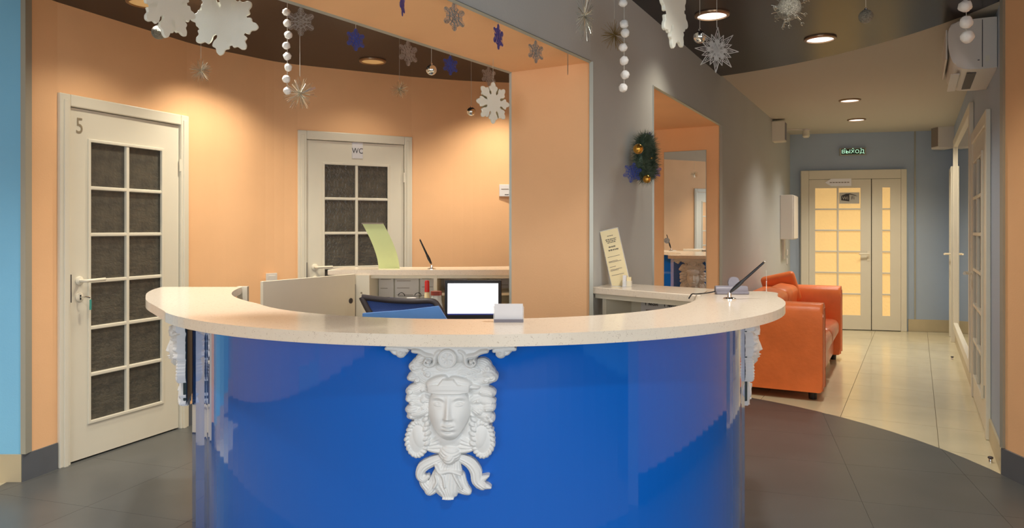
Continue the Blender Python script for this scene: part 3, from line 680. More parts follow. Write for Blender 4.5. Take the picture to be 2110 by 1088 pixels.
    # soften
    for _ in range(2):
        m = H > 0; Hc = np.where(m, H, 0); w_ = m.astype(float); a = np.zeros_like(H); bsum = np.zeros_like(H)
        for dy in (-1, 0, 1):
            for dx in (-1, 0, 1):
                kf = (2-abs(dx))*(2-abs(dy)); a += kf*np.roll(np.roll(Hc, dy, 0), dx, 1); bsum += kf*np.roll(np.roll(w_, dy, 0), dx, 1)
        H = np.where(m, a/np.maximum(bsum, 1), H)
    m = H > 0
    k = 2.0/F/2.94
    idx = -np.ones(H.shape, int); ys, xs = np.nonzero(m); idx[ys, xs] = np.arange(len(ys))
    top_v = np.stack([(u[ys, xs]-430)*k, -H[ys, xs]*k*1.0-0.004, (30-v[ys, xs])*k], 1)
    q = (idx[:-1, :-1] >= 0) & (idx[:-1, 1:] >= 0) & (idx[1:, :-1] >= 0) & (idx[1:, 1:] >= 0)
    yy_, xx_ = np.nonzero(q)
    faces = np.stack([idx[yy_, xx_], idx[yy_+1, xx_], idx[yy_+1, xx_+1], idx[yy_, xx_+1]], 1)
    # side walls down to the back plane
    from collections import Counter
    e = np.concatenate([faces[:, [0, 1]], faces[:, [1, 2]], faces[:, [2, 3]], faces[:, [3, 0]]])
    key = {(a, b) for a, b in e.tolist()}; bd = [(a, b) for a, b in key if (b, a) not in key]
    used = sorted({i for ab_ in bd for i in ab_}); mp = {i: len(top_v)+n for n, i in enumerate(used)}
    bv = top_v[used].copy(); bv[:, 1] = 0.012
    verts = np.concatenate([top_v, bv]); fl = faces.tolist()+[[b, a, mp[a], mp[b]] for a, b in bd]
    me = bpy.data.meshes.new('face_bracket'); me.from_pydata(verts.tolist(), [], fl)
    me.materials.append(M['plaster']); me.update()
    for p in me.polygons[:len(faces)]: p.use_smooth = True
    return me
RM = relief_mesh()
def bracket(x, y, ang, par, top=HD-TH, inv=None, back=True):
    o = bpy.data.objects.new('face_bracket', RM); COL.objects.link(o)
    o.parent = par; o.location = (x, y, top); o.rotation_euler = (0, 0, math.radians(ang+90)); o['label'] = 'white plaster relief of a woman\'s face under scroll capital'
    if back:
        bm = B(); box(bm, -0.105, 0.105, 0.0, 0.016, -0.42, -0.001, bev=0.004)
        s = ob('shadow_gap_plate', bm, M['shadow_gap'], o)  # dark plate standing in for the shadow gap behind the carving
    return o
def dloc(p): return (p[0]-DC[0], p[1]-DC[1])
aF = -91.5
bracket(*dloc((DC[0]+1.106*math.cos(math.radians(aF)), DC[1]+1.106*math.sin(math.radians(aF)))), aF, desk, back=False)
bracket(*dloc((-1.418, 3.17)), 197, desk); bracket(*dloc((1.016, 3.20)), -8, desk)

# ---- right side counter --------------------------------------------------------
rc = empty('side_counter', (0.6, 3.4, 0)); tag(rc, 'straight speckled beige side counter in front of the grey wall, right of the orange column', 'counter')
RMx = Matrix.Translation((-0.6, -3.4, 0))
def rob(name, bm, m, **k):
    bmesh.ops.transform(bm, matrix=RMx, verts=bm.verts); return ob(name, bm, m, rc, **k)
rob('countertop', prism(B(), [(0.392, 3.525), (0.775, 3.095), (0.803, 3.095), (0.878, 3.293), (1.0, 3.36), (0.615, 3.71), (0.49, 3.70)], HD-TH, HD, bev=0.003, seg=1), M['slab'])
rob('edge_rail', prism(B(), [(0.405, 3.54), (0.79, 3.11), (0.81, 3.125), (0.42, 3.56)], HD-TH-0.022, HD-TH-0.0005), M['white'])
rob('back_panel', prism(B(), [(0.60, 3.66), (0.93, 3.37), (0.945, 3.385), (0.615, 3.675)], 0.004, HD-TH-0.001), M['white'])
rob('side_panel', prism(B(), [(0.44, 3.54), (0.455, 3.525), (0.60, 3.66), (0.585, 3.675)], 0.004, HD-TH-0.001), M['white'])
rob('support_panel', prism(B(), [(0.86, 3.13), (0.875, 3.12), (0.95, 3.32), (0.935, 3.33)], 0.004, HD-TH-0.001), M['white'])
cal = rob('calendar_sheet', prism(B(), [(0.64, 3.614), (0.90, 3.386), (0.902, 3.388), (0.642, 3.616)], 0.74, 1.005), M['paper'])
# three printed dates along the sheet
cuv = Vector((0.26, -0.228)).normalized(); rzc = math.atan2(cuv.y, cuv.x)
for i in range(3):
    q = (0.64+cuv.x*(0.06+0.105*i)-0.6+cuv.y*0.003, 3.614+cuv.y*(0.06+0.105*i)-3.4-cuv.x*0.003, 0.985)
    text('print', '1 май', 0.036, M['ink'], cal, q, (PI/2, 0, rzc), sx=0.8)
    for j in range(2):
        o = ob('print', bx(-0.03, 0.02+0.01*i, -0.0006, 0, -0.003, 0.003), M['inkgrey'], cal); o.location = (q[0], q[1], 0.95-0.03*j); o.rotation_euler = (0, 0, rzc)

# ---- back counter -----------------------------------------------------------------
HB = 1.09; TB = 0.034
bk = empty('back_counter', (-0.3, 4.7, 0)); tag(bk, 'speckled beige back counter with open shelves, curving behind the column', 'counter')
KM = Matrix.Translation((0.3, -4.7, 0))
def kob(name, bm, m, par=None, **k):
    bmesh.ops.transform(bm, matrix=KM, verts=bm.verts); return ob(name, bm, m, par or bk, **k)
kin = catmull([(-1.175, 4.64), (-0.6, 4.635), (0.0, 4.64), (0.30, 4.70), (0.62, 4.88), (0.94, 5.40)], 4)
kout = catmull([(0.62, 5.70), (0.30, 5.26), (-0.2, 5.04), (-0.7, 5.0), (-1.16, 5.0)], 4)
kob('countertop', prism(B(), kin+kout, HB-TB, HB, bev=0.003, seg=1), M['slab'])
kob('upper_rail', ribbonwall(B(), [(-0.98, 4.665), (-0.5, 4.66), (0.0, 4.665), (0.28, 4.72)], 0.02, HB-TB-0.022, HB-TB-0.0005), M['white'])
kob('outer_panel', ribbonwall(B(), [(0.845, 5.34), (0.61, 5.60), (0.30, 5.18), (-0.2, 4.97), (-0.95, 4.95)][::-1], 0.016, 0.004, HB-TB-0.001), M['panel'])
kob('inner_back', ribbonwall(B(), [(-0.95, 4.93), (-0.2, 4.945), (0.28, 5.14)], 0.012, 0.004, HB-TB-0.001), M['white'])
kob('side_panel', bx(-0.995, -0.905, 4.62, 4.93, 0.004, HB-TB-0.001), M['white'])
kob('end_panel', prism(B(), [(0.64, 4.93), (0.655, 4.92), (0.86, 5.33), (0.845, 5.345)], 0.004, HB-TB-0.001), M['white'])
kob('worktop', prism(B(), [(-0.90, 4.15), (0.0, 4.15), (0.25, 4.25), (0.25, 4.93), (-0.90, 4.93)], 0.72, 0.745), M['white'])
for x in (-0.49, 0.045, 0.19): kob('divider', bx(x-0.011, x+0.011, 4.655, 4.93, 0.746, HB-TB-0.001), M['white'])
for (x0, x1, z) in ((-0.47, 0.03, 0.93), (0.06, 0.18, 0.88)): kob('shelf', bx(x0, x1, 4.70, 4.93, z-0.008, z+0.008), M['white'])
for z in (0.93, 0.975): kob('screw_cap', lathe(B(), [(0, 0), (0.006, 0), (0.006, 0.003), (0, 0.003)], 10, (0, 0, 0)), M['chrome'])
for o, z in zip([c for c in bk.children if c.name.startswith('screw_cap')], (0.90, 0.945)):
    o.location = (-0.955+0.3, 4.619-4.7, z); o.rotation_euler = (PI/2, 0, 0); o.data.transform(Matrix.Translation((-0.3, 4.7, 0)))
# papers pinned to the inside back
for (x0, x1, z0, z1) in ((-0.90, -0.80, 0.76, 1.04), (-0.79, -0.63, 0.80, 1.03), (-0.62, -0.50, 0.78, 1.045), (-0.46, -0.30, 0.95, 1.05), (-0.42, -0.2, 0.76, 0.91), (-0.15, 0.02, 0.95, 1.04), (0.07, 0.16, 0.90, 1.04)):
    o = kob('paper_sheet', bx(x0, x1, 4.918, 4.921, z0, z1), M['paper'])
    for j in range(4):
        zz = z1-0.03-j*(z1-z0-0.04)/4
        kob('print', bx(x0+0.012, x0+0.012+(x1-x0)*(0.35+0.4*random.random()), 4.9165, 4.918, zz-0.0015, zz+0.0015), M['inkgrey'], o)
kob('shelf_box', bx(0.07, 0.17, 4.72, 4.90, 0.75, 0.86), M['dgrey'])
bracket(0.735+0.3, 5.478-4.7, 42, bk, top=HB-TB, back=False)
# low swing gate between desk and back counter
gt = empty('swing_gate', (-0.995, 4.62, 0), math.atan2(4.60-3.95, -1.0+1.35)+PI); tag(gt, 'low white swing gate with a round lock hole left of the back counter', 'gate')
Lg = math.hypot(0.35, 0.68)
ob('gate_panel', bx(0.012, Lg, -0.010, 0.010, 0.06, 1.066, bev=0.002), M['white'], gt)
ob('lock_hole', lathe(B(), [(0, 0), (0.017, 0), (0.017, 0.004), (0, 0.005)], 20), M['dgrey'], gt).location = (0.055, 0.010, 0.90)
gt.children[-1].rotation_euler = (-PI/2, 0, 0)
ob('hinge', tube(B(), [(0.004, 0, 0.2), (0.004, 0, 1.0)], 0.004, 6), M['dgrey'], gt)

# ================================================================== THINGS ON AND BEHIND THE COUNTERS
# leaning cards
def leaning_card(name, loc, rz, wdt, h, lean, m, label, printed=False, skew=0):
    o = empty(name, loc, rz); tag(o, label, 'sign')
    R = Matrix.Rotation(lean, 4, 'X') @ Matrix.Rotation(skew, 4, 'Y')
    bm = B(); box(bm, -wdt/2, wdt/2, 0, 0.003, 0, h, mtx=R); c = ob('card', bm, m, o)
    bm = B(); box(bm, -wdt/2-0.003, wdt/2+0.003, 0.0032, 0.0062, 0, h+0.004, mtx=R); ob('acrylic_back', bm, M['acrylic'], o)
    ob('foot', bx(-wdt/2, wdt/2, -0.02, 0.055, 0, 0.003), M['acrylic'], o)
    return o, R, c
q = P(1275, 590, 3.56)
o, R, c = leaning_card('price_card', (q.x+0.012, q.y, HD), -0.30, 0.088, 0.285, -0.10, M['cream_card'], 'tall cream card with printed list leaning against the grey wall', skew=-0.235)
rp = random.Random(5)      # the card's print is too small to read in the photograph: word-shaped marks only
for z, half, hh, m_ in ((0.255, 0.014, 0.0014, 'ink'), (0.238, 0.027, 0.0018, 'ink'), (0.230, 0.025, 0.0018, 'ink'), (0.222, 0.020, 0.0018, 'ink'), (0.200, 0.018, 0.0036, 'ink'), (0.184, 0.022, 0.0036, 'ink')):
    x = -half
    while x < half:
        wl2 = rp.uniform(0.004, 0.010)*(1.3 if hh > 0.003 else 1)
        if hh > 0.003:
            for q_ in range(3):
                bm = B(); box(bm, x+q_*wl2/3, x+q_*wl2/3+wl2/5, -0.0012, 0, z-hh, z+hh, mtx=R); ob('print', bm, M[m_], c)
        else:
            bm = B(); box(bm, x, min(x+wl2, half), -0.0012, 0, z-hh, z+hh, mtx=R); ob('print', bm, M[m_], c)
        x += wl2+0.0025
for k, z in enumerate((0.152, 0.130, 0.125, 0.102, 0.088, 0.083, 0.060)):
    bm = B(); box(bm, -0.034, -0.034+(0.06, 0.045, 0.062, 0.03, 0.058, 0.04, 0.062)[k], -0.0012, 0, z-0.0010, z+0.0010, mtx=R); ob('print', bm, M['inkgrey'], c)
o = empty('card_box', (q.x+0.036, q.y-0.035, HD), -0.30); tag(o, 'tiny clear box with white cards at the foot of the cream card', 'box')
ob('clear_tray', bx(-0.022, 0.022, -0.012, 0.012, 0, 0.03), M['acrylic'], o); ob('card_stack', bx(-0.02, -0.004, -0.010, 0.009, 0.001, 0.056), M['paper'], o); ob('card_stack', bx(-0.002, 0.019, -0.009, 0.008, 0.001, 0.048), M['cream_card'], o)
q = P(810, 555, 4.80)
bk_o = empty('menu_card', (q.x-0.02, 4.80, HB)); tag(bk_o, 'pale green backed card standing curved on the back counter', 'sign')
prof = catmull([(0.0, 0.0), (-0.012, 0.08), (-0.05, 0.19), (-0.105, 0.30)], 5)
bm = B(); vs = []
for (dx, z) in prof: vs.append([bm.verts.new((dx-0.075, 0.0-z*0.1, z)), bm.verts.new((dx+0.063, 0.0-z*0.1, z)), bm.verts.new((dx+0.063, 0.003-z*0.1, z)), bm.verts.new((dx-0.075, 0.003-z*0.1, z))])
for a, b in zip(vs, vs[1:]):
    for k in range(4): bm.faces.new((a[k], a[(k+1) % 4], b[(k+1) % 4], b[k]))
bm.faces.new(vs[0][::-1]); bm.faces.new(vs[-1]); ob('card', bm, M['green_card'], bk_o)
ob('top_clip', bx(-0.181, -0.041, -0.036, -0.026, 0.293, 0.301), M['inkgrey'], bk_o); ob('foot', bx(-0.075, 0.063, 0.003, 0.06, 0, 0.003), M['acrylic'], bk_o)
# desk pens
def desk_pen(loc, dirv, L, label, cat='pen', sc=1.0):
    o = empty('desk_pen', loc); tag(o, label, cat)
    ob('base', lathe(B(), [(0, 0), (0.026*sc, 0), (0.026*sc, 0.004), (0.018*sc, 0.008), (0.008*sc, 0.010), (0.0075*sc, 0.026), (0.004*sc, 0.028), (0, 0.028)], 24), M['chrome'], o, True)
    d = Vector(dirv).normalized(); st = Vector((0, 0, 0.026*sc))+d*0.004
    ob('pen_barrel', tube(B(), [st, st+d*L*0.04, st+d*L*0.2, st+d*L*0.34, st+d*L*0.36, st+d*L*0.95], [0.003, 0.006*sc, 0.0085*sc, 0.0075*sc, 0.006*sc, 0.0042*sc], 12), M['black'], o, True)
    ob('pen_tip', tube(B(), [st+d*L*0.95, st+d*L*0.96, st+d*L], [0.0035*sc, 0.0015, 0.0006], 8), M['chrome'], o, True)
    return o
q = P(1503, 617, 420/(617-HOR))
desk_pen((q.x, q.y, HD), (0.72, -0.12, 0.68), 0.185, 'black pen in a round chrome stand at the right end of the desk')
q = P(888, 553, 4.68)
desk_pen((q.x, 4.72, HB), (-0.42, 0, 0.90), 0.185, 'black pen in a chrome stand on the back counter', sc=1.1)
# bead pen chain, hanging taut beside the right pen
q = P(1568, 600, 3.27); o = empty('bead_chain', (q.x, 3.20, HD)); tag(o, 'thin white bead cord standing up at the right desk end', 'cord')
ob('cord', tube(B(), [(0, 0, 0), (0.001, 0, 0.05), (-0.001, 0, 0.098)], 0.0009, 5), M['thread'], o)
for k in range(8): ob('bead', lathe(B(), [(0, -0.0028), (0.0028, 0), (0, 0.0028)], 6, (0, 0, 0.006+k*0.006)), M['white2'], o)
# grey phone-like housing with cable
q = P(1508, 608, 3.12)
o = empty('card_terminal', (q.x, q.y+0.01, HD), -0.06); tag(o, 'grey rounded desk device lying behind the pen, with a black cable', 'device')
bm = B(); lathe(bm, [(0, -0.068), (0.017, -0.068), (0.0185, -0.06), (0.0185, 0.055), (0.016, 0.068), (0, 0.068)], 20); bmesh.ops.transform(bm, matrix=Matrix.Translation((0, 0, 0.0185)) @ Matrix.Rotation(PI/2, 4, 'Y'), verts=bm.verts)
ob('body', bm, M['phone'], o, True)
ob('base', bx(-0.066, 0.072, -0.02, 0.022, 0, 0.014, bev=0.004), M['phone'], o)
ob('clip', prism(B(), catmull([(-0.006, 0.0), (-0.012, 0.03), (0.0, 0.05), (0.028, 0.048), (0.036, 0.02), (0.026, 0.0)], 4), -0.008, 0.012), M['phone'], o).rotation_euler = (PI/2, 0, 0)
o.children[-1].location = (0, 0.01, 0.022)
ob('cable', tube(B(), catmull([(-0.066, 0, 0.012), (-0.10, -0.01, 0.006), (-0.145, -0.035, 0.004), (-0.165, -0.065, 0.006), (-0.185, -0.10, 0.008), (-0.20, -0.11, -0.01)], 5), 0.0028, 6), M['black'], o, True)
# business card holder
q = P(1048, 665, 2.19); o = empty('card_holder', (q.x, 2.205, HD)); tag(o, 'white business card holder standing on the inner edge of the desk', 'card holder')
bm = B(); box(bm, -0.046, 0.046, -0.02, 0.022, 0, 0.006, bev=0.001); box(bm, -0.046, -0.0435, -0.018, 0.020, 0.006, 0.045); box(bm, 0.0435, 0.046, -0.018, 0.020, 0.006, 0.045)
ob('tray', bm, M['acrylic'], o); ob('front_lip', bx(-0.044, 0.044, -0.0225, -0.0205, 0, 0.009), M['phone'], o)
ob('card_stack', bx(-0.043, 0.043, -0.017, 0.012, 0.0065, 0.0535, mtx=Matrix.Rotation(-0.08, 4, 'X')), M['paper'], o)
# laptop on the back worktop
q = P(969, 657, 4.02); o = empty('laptop', (q.x, 4.30, 0.745), 0.02); tag(o, 'open black laptop with a bright white screen behind the desk', 'laptop')
zs = 0.03; sc = 4.30/F
wL, hL = 118*sc/2, 78*sc
ob('lid', bx(-wL, wL, 0, 0.014, zs+0.03, zs+0.05+hL, bev=0.004, mtx=Matrix.Rotation(-0.12, 4, 'X')), M['black'], o)
scr = ob('screen', bx(-wL+0.018, wL-0.02, -0.002, 0.0, zs+0.075, zs+0.03+hL, mtx=Matrix.Rotation(-0.12, 4, 'X')), M['screen'], o)
ob('taskbar', bx(-wL+0.018, wL-0.02, -0.003, -0.0021, zs+0.068, zs+0.075, mtx=Matrix.Rotation(-0.12, 4, 'X')), M['taskbar'], o)
ob('keyboard_base', bx(-wL, wL, -0.235, 0.01, 0, 0.03, bev=0.004), M['black'], o)
bm = B()
for i in range(12):
    for j in range(5): box(bm, -wL+0.03+i*0.024, -wL+0.05+i*0.024, -0.10-j*0.024, -0.08-j*0.024, 0.0305, 0.034)
k = ob('keyboard', bm, M['dgrey'], o); k['kind'] = 'stuff'
ob('hinge', tube(B(), [(-wL*0.7, 0.0, 0.042), (wL*0.7, 0.0, 0.042)], 0.012, 8), M['black'], o)
o = empty('notepad', (q.x+0.02, 4.02, 0.745)); tag(o, 'white notepad lying in front of the laptop', 'notepad')
ob('cover', bx(-0.11, 0.11, -0.06, 0.04, 0, 0.012), M['paper'], o); ob('top_page', bx(-0.105, 0.10, -0.055, 0.035, 0.012, 0.014), M['cream_card'], o)
# marker and jar
q = P(880, 600, 4.45); o = empty('glue_bottle', (q.x, 4.45, 0.745)); tag(o, 'slim white glue bottle with a red cap behind the desk', 'bottle')
zt = P(880, 578, 4.45).z-0.745
ob('body', lathe(B(), [(0, 0), (0.016, 0), (0.017, zt*0.2), (0.016, zt*0.72), (0.012, zt*0.76), (0, zt*0.76)], 18), M['cream_card'], o, True)
ob('cap', lathe(B(), [(0, zt*0.76), (0.0155, zt*0.76), (0.014, zt*0.97), (0.011, zt), (0, zt)], 18), M['red'], o, True)
q = P(897, 610, 4.35); o = empty('glass_jar', (P(899, 600, 4.32).x, 4.32, 0.745)); tag(o, 'glass jar with a brown lid between the chair and the laptop', 'jar')
zt = P(897, 600, 4.32).z-0.745
ob('body', lathe(B(), [(0, 0), (0.036, 0), (0.04, 0.02), (0.04, zt*0.6), (0.03, zt*0.82), (0.031, zt*0.9), (0.029, zt*0.9), (0.037, zt*0.6), (0.037, 0.006), (0, 0.006)], 24), M['jar'], o, True)
ob('lid', lathe(B(), [(0, zt*0.9), (0.033, zt*0.9), (0.033, zt), (0, zt)], 24), M['redbrown'], o, True)
o = empty('spectacles', (P(858, 610, 4.4).x-0.03, 4.40, 0.745)); tag(o, 'dark spectacles with two round rims on a small white stand behind the office chair', 'glasses')
ob('stand', lathe(B(), [(0, 0), (0.03, 0), (0.03, 0.19), (0, 0.19)], 16), M['paper'], o)
bm = B()
for s in (-0.06, 0.04): tube(bm, [(s+0.02*math.cos(a), 0, 0.19+0.02*abs(math.sin(a))+0.01) for a in [PI*i/8 for i in range(9)]], 0.0025, 6)
tube(bm, [(-0.08, 0, 0.2), (0.06, 0, 0.2)], 0.002, 6); ob('rim', bm, M['black'], o)

# blue box file leaning on the inner worktop
o = empty('blue_folder', (P(835, 650, 2.62).x, 2.62, 0.746)); tag(o, 'blue card folder propped up behind the front desk', 'folder')
k_ = 2.62/F; X_ = lambda px: (px-835)*k_
zz = lambda py: CAMH-(py-HOR)*k_-0.745
bm = B(); prism(bm, [(X_(748), 0), (X_(922), 0), (X_(922), zz(660)), (X_(904), zz(631)), (X_(830), zz(640)), (X_(748), zz(646))], -0.010, 0.010)
bmesh.ops.transform(bm, matrix=Matrix.Rotation(PI/2, 4, 'X'), verts=bm.verts); ob('cover', bm, M['folder'], o)
bm = B(); prism(bm, [(X_(752), 0.0), (X_(916), 0), (X_(914), zz(660)), (X_(900), zz(636)), (X_(752), zz(650))], 0, 0.008)
bmesh.ops.transform(bm, matrix=Matrix.Translation((0, 0.0185, 0)) @ Matrix.Rotation(PI/2, 4, 'X'), verts=bm.verts); ob('paper_block', bm, M['paper'], o)
# office chair
ch = empty('office_chair', (P(830, 640, 3.45).x, 3.50, 0)); tag(ch, 'office chair with curved dark frame and blue mesh back', 'chair')
k_ = 3.45/F; cx0 = P(830, 640, 3.45).x
def cp(px, py, dy=0): return ((px-1055)*k_-cx0, -0.05+dy, CAMH-(py-HOR)*k_)
rim = catmull([cp(745, 612, 0), cp(800, 620, .03), cp(850, 622, .03), cp(890, 621, .01), cp(903, 632, 0), cp(912, 652, 0.0), cp(905, 700, 0), cp(880, 800, .02)], 5)
riml = catmull([cp(745, 612, 0), cp(757, 636, 0), cp(772, 662, 0), cp(786, 710, 0), cp(800, 800, .02)], 5)
bm = B(); tube(bm, rim, 0.014, 10); tube(bm, riml, 0.014, 10); tube(bm, [rim[-1], riml[-1]], 0.012, 8); ob('back_frame', bm, M['dgrey'], ch, True)
bm = B(); n = 12; rowsv = []
for i in range(n+1):
    t = i/n; a = Vector(riml[int(1+t*(len(riml)-2))]); b = Vector(rim[int(len(rim)*0.55+t*(len(rim)*0.45-1))])
    if i == 0: b = Vector(rim[int(len(rim)*0.52)])
    rowsv.append([bm.verts.new(a.lerp(b, s/8)+Vector((0, 0.03*math.sin(PI*s/8)+0.004, -0.0 if i else 0.012))) for s in range(9)])
for a, b in zip(rowsv, rowsv[1:]):
    for s in range(8): bm.faces.new((a[s], a[s+1], b[s+1], b[s]))
bmesh.ops.solidify(bm, geom=bm.faces[:], thickness=0.004)
ob('back_mesh', bm, M['mesh'], ch, True)
ob('seat', bx(-0.24, 0.24, 0.02, 0.48, 0.44, 0.51, bev=0.03, seg=4), M['mesh'], ch, True)
ob('back_support', tube(B(), [(0.02, -0.02, 0.62), (0.0, 0.0, 0.46), (0, 0.2, 0.425)], 0.018, 8), M['dgrey'], ch)
ob('column', lathe(B(), [(0, 0.1), (0.03, 0.1), (0.03, 0.25), (0.02, 0.26), (0.02, 0.44), (0, 0.44)], 16, (0, 0.24, 0)), M['chrome'], ch, True)
for k in range(5):
    a = 2*PI*k/5+0.3; lg = ob('base_leg', tube(B(), [(0, 0.24, 0.12), (0.28*math.cos(a), 0.24+0.28*math.sin(a), 0.07)], [0.025, 0.014], 8), M['dgrey'], ch)
    ob('caster', tube(B(), [(0.28*math.cos(a)-0.02*math.sin(a), 0.24+0.28*math.sin(a)+0.02*math.cos(a), 0.03), (0.28*math.cos(a)+0.02*math.sin(a), 0.24+0.28*math.sin(a)-0.02*math.cos(a), 0.03)], 0.03, 14), M['black'], lg)

# ================================================================== SOFA
su = Vector((E1[0]-N1[0], E1[1]-N1[1])).normalized(); sn = Vector((su.y, -su.x))
s0 = Vector((1.742, 6.02))+sn*0.012
sofa = empty('sofa', (s0.x, s0.y, 0), math.atan2(su.y, su.x)); tag(sofa, 'orange leather two seat sofa along the grey corridor wall', 'sofa')
# local: +x along the wall away from camera, -y out into the corridor
SL, SD = 2.2, 0.75
def armm(x0):
    bm = B(); prof = catmull([(0, 0.07), (0, 0.45), (0.005, 0.66), (0.04, 0.745), (0.12, 0.765), (0.20, 0.745), (0.245, 0.67), (0.25, 0.45), (0.25, 0.07)], 4)
    lo = [bm.verts.new((x0+p[0], -SD, p[1])) for p in prof]; hi = [bm.verts.new((x0+p[0], -0.02, p[1])) for p in prof]; n = len(prof)
    f1 = bm.faces.new(lo); f2 = bm.faces.new(hi[::-1])
    for i in range(n): bm.faces.new((lo[i], hi[i], hi[(i+1) % n], lo[(i+1) % n]))
    bmesh.ops.bevel(bm, geom=list(set(f1.edges) | set(f2.edges)), offset=0.025, segments=3, profile=0.5, affect='EDGES'); return bm
for x0 in (0.0, SL-0.25):
    a = ob('armrest', armm(x0), M['leather'], sofa, True)
    ob('seam', tube(B(), [(x0+0.03, -SD-0.001, 0.08), (x0+0.03, -SD-0.001, 0.66), (x0+0.07, -SD-0.001, 0.725), (x0+0.18, -SD-0.001, 0.725), (x0+0.22, -SD-0.001, 0.66), (x0+0.22, -SD-0.001, 0.08)], 0.004, 6), M['leather2'], a)
ob('seat_base', bx(0.25, SL-0.25, -SD+0.06, -0.03, 0.07, 0.27, bev=0.03), M['leather2'], sofa, True)
for k in range(2):
    w2 = (SL-0.5)/2; ob('seat_cushion', bx(0.25+k*w2+0.004, 0.25+(k+1)*w2-0.004, -SD+0.01, -0.25, 0.27, 0.44, bev=0.06, seg=5), M['leather2'], sofa, True)
    c = ob('back_cushion', bx(0, w2-0.01, -0.12, 0.10, 0, 0.38, bev=0.07, seg=5), M['leather'], sofa, True); c.location = (0.255+k*w2, -0.20, 0.42); c.rotation_euler = (0.16, 0, 0)
ob('back_rest', bx(0.1, SL-0.1, -0.16, -0.005, 0.07, 0.76, bev=0.05, seg=4), M['leather'], sofa, True)
for (x, y) in ((0.1, -SD+0.08), (SL-0.1, -SD+0.08), (0.1, -0.1), (SL-0.1, -0.1)):
    ob('leg', lathe(B(), [(0, 0), (0.03, 0), (0.035, 0.07), (0, 0.07)], 14, (x, y, 0)), M['black'], sofa)
o = ob('scatter_cushion', bx(-0.17, 0.17, -0.045, 0.045, -0.16, 0.16, bev=0.04, seg=5), M['leather'], None, True)
q = s0+su*1.80+sn*0.20; o.location = (q.x, q.y, 0.735); o.rotation_euler = (0.25, -0.25, math.atan2(su.y, su.x)-PI/2); tag(o, 'loose orange cushion lying in the far back corner of the sofa', 'cushion')

# ================================================================== WALL THINGS
def on_grey(px):
    a = (px-1055)/F; d = Vector((E1[0]-N1[0], E1[1]-N1[1])); t = (N1[0]-a*N1[1])/(a*d.y-d.x); return (N1[0]+d.x*t, N1[1]+d.y*t)
rzG = math.atan2(su.y, su.x)
def grey_item(name, px, label, cat):
    p = on_grey(px); o = empty(name, (p[0], p[1], 0), rzG); tag(o, label, cat); return o, p
# electrical box
o, p = grey_item('electrical_box', 1612, 'white wall mounted electrical box above the far end of the sofa', 'box')
z1, z0 = P(0, 403, p[1]).z, P(0, 493, p[1]).z
ob('case', bx(-0.2, 0.22, -0.15, -0.001, z0, z1, bev=0.006), M['white2'], o); ob('lid', bx(-0.19, 0.21, -0.165, -0.151, z0+0.01, z1-0.01, bev=0.004), M['white2'], o); ob('cable_duct', bx(-0.03, 0.03, -0.03, -0.001, z0-0.25, z0-0.001), M['white2'], o)
for k, py in enumerate((520, 538)):
    o, p = grey_item('wall_switch', 1621, 'white wall switch below the electrical box, %s one' % ('upper', 'lower')[k], 'switch'); z = P(0, py, p[1]).z
    ob('plate', bx(-0.04, 0.04, -0.010, -0.001, z-0.04, z+0.04, bev=0.003), M['white2'], o); ob('rocker', bx(-0.022, 0.022, -0.015, -0.010, z-0.025, z+0.025, bev=0.002), M['white2'], o)
# speakers
o, p = grey_item('wall_speaker', 1593, 'small white speaker high on the grey corridor wall', 'speaker'); z = P(0, 264, p[1]).z-0.05
bm = B(); prism(bm, [(-0.09, 0), (0.09, 0), (0.07, -0.14), (-0.07, -0.14)], z-0.12, z+0.12, bev=0.01); ob('case', bm, M['white'], o); ob('grille', bx(-0.06, 0.06, -0.146, -0.141, z-0.1, z+0.1), M['phone'], o)
q = P(1941, 283, 9.25); o = empty('wall_speaker', (q.x, q.y, q.z), rzR+0.5); tag(o, 'white wedge speaker in the far right corner under the ceiling', 'speaker')
bm = B(); prism(bm, [(-0.12, 0.10), (0.12, 0.10), (0.08, -0.09), (-0.08, -0.09)], -0.15, 0.15, bev=0.015); ob('case', bm, M['white2'], o); ob('grille', bx(-0.07, 0.07, -0.096, -0.089, -0.12, 0.12), M['inkgrey'], o)
ob('mount', bx(-0.05, 0.05, 0.06, 0.28, 0.09, 0.13), M['dgrey'], o)
# dome camera on ceiling
q = P(1661, 272, 9.4); o = empty('ceiling_camera', (q.x, q.y, CEIL)); tag(o, 'small white camera hanging from the ceiling near the end wall', 'camera')
ob('mount', lathe(B(), [(0, 0), (0.05, 0), (0.05, -0.02), (0, -0.02)], 16), M['white2'], o); ob('body', lathe(B(), [(0, -0.02), (0.04, -0.02), (0.045, -0.09), (0.03, -0.11), (0, -0.115)], 16), M['white'], o, True)
ob('arm', bx(-0.42, 0.0, -0.012, 0.012, -0.012, -0.001), M['white2'], o)
# exit sign
q = on_end(1756); ex = empty('exit_sign', (q[0]+off.x*0.1, q[1]+off.y*0.1, P(0, 313, q[1]).z), math.atan2(eu.y, eu.x)); tag(ex, 'dark green lit exit sign above the end double door', 'sign')
ob('housing', bx(-0.165, 0.165, -0.035, 0, -0.05, 0.05, bev=0.004), M['trim'], ex); fc = ob('face', bx(-0.145, 0.145, -0.038, -0.035, -0.038, 0.038), M['exit'], ex)
text('sign_text', 'ВЫХОД', 0.066, M['exit_text'], fc, (0, -0.0385, -0.002), sx=1.15)
for x in (-0.1, 0, 0.1): ob('led', bx(x-0.006, x+0.006, -0.040, -0.038, 0.034, 0.044), M['exit_text'], ex)
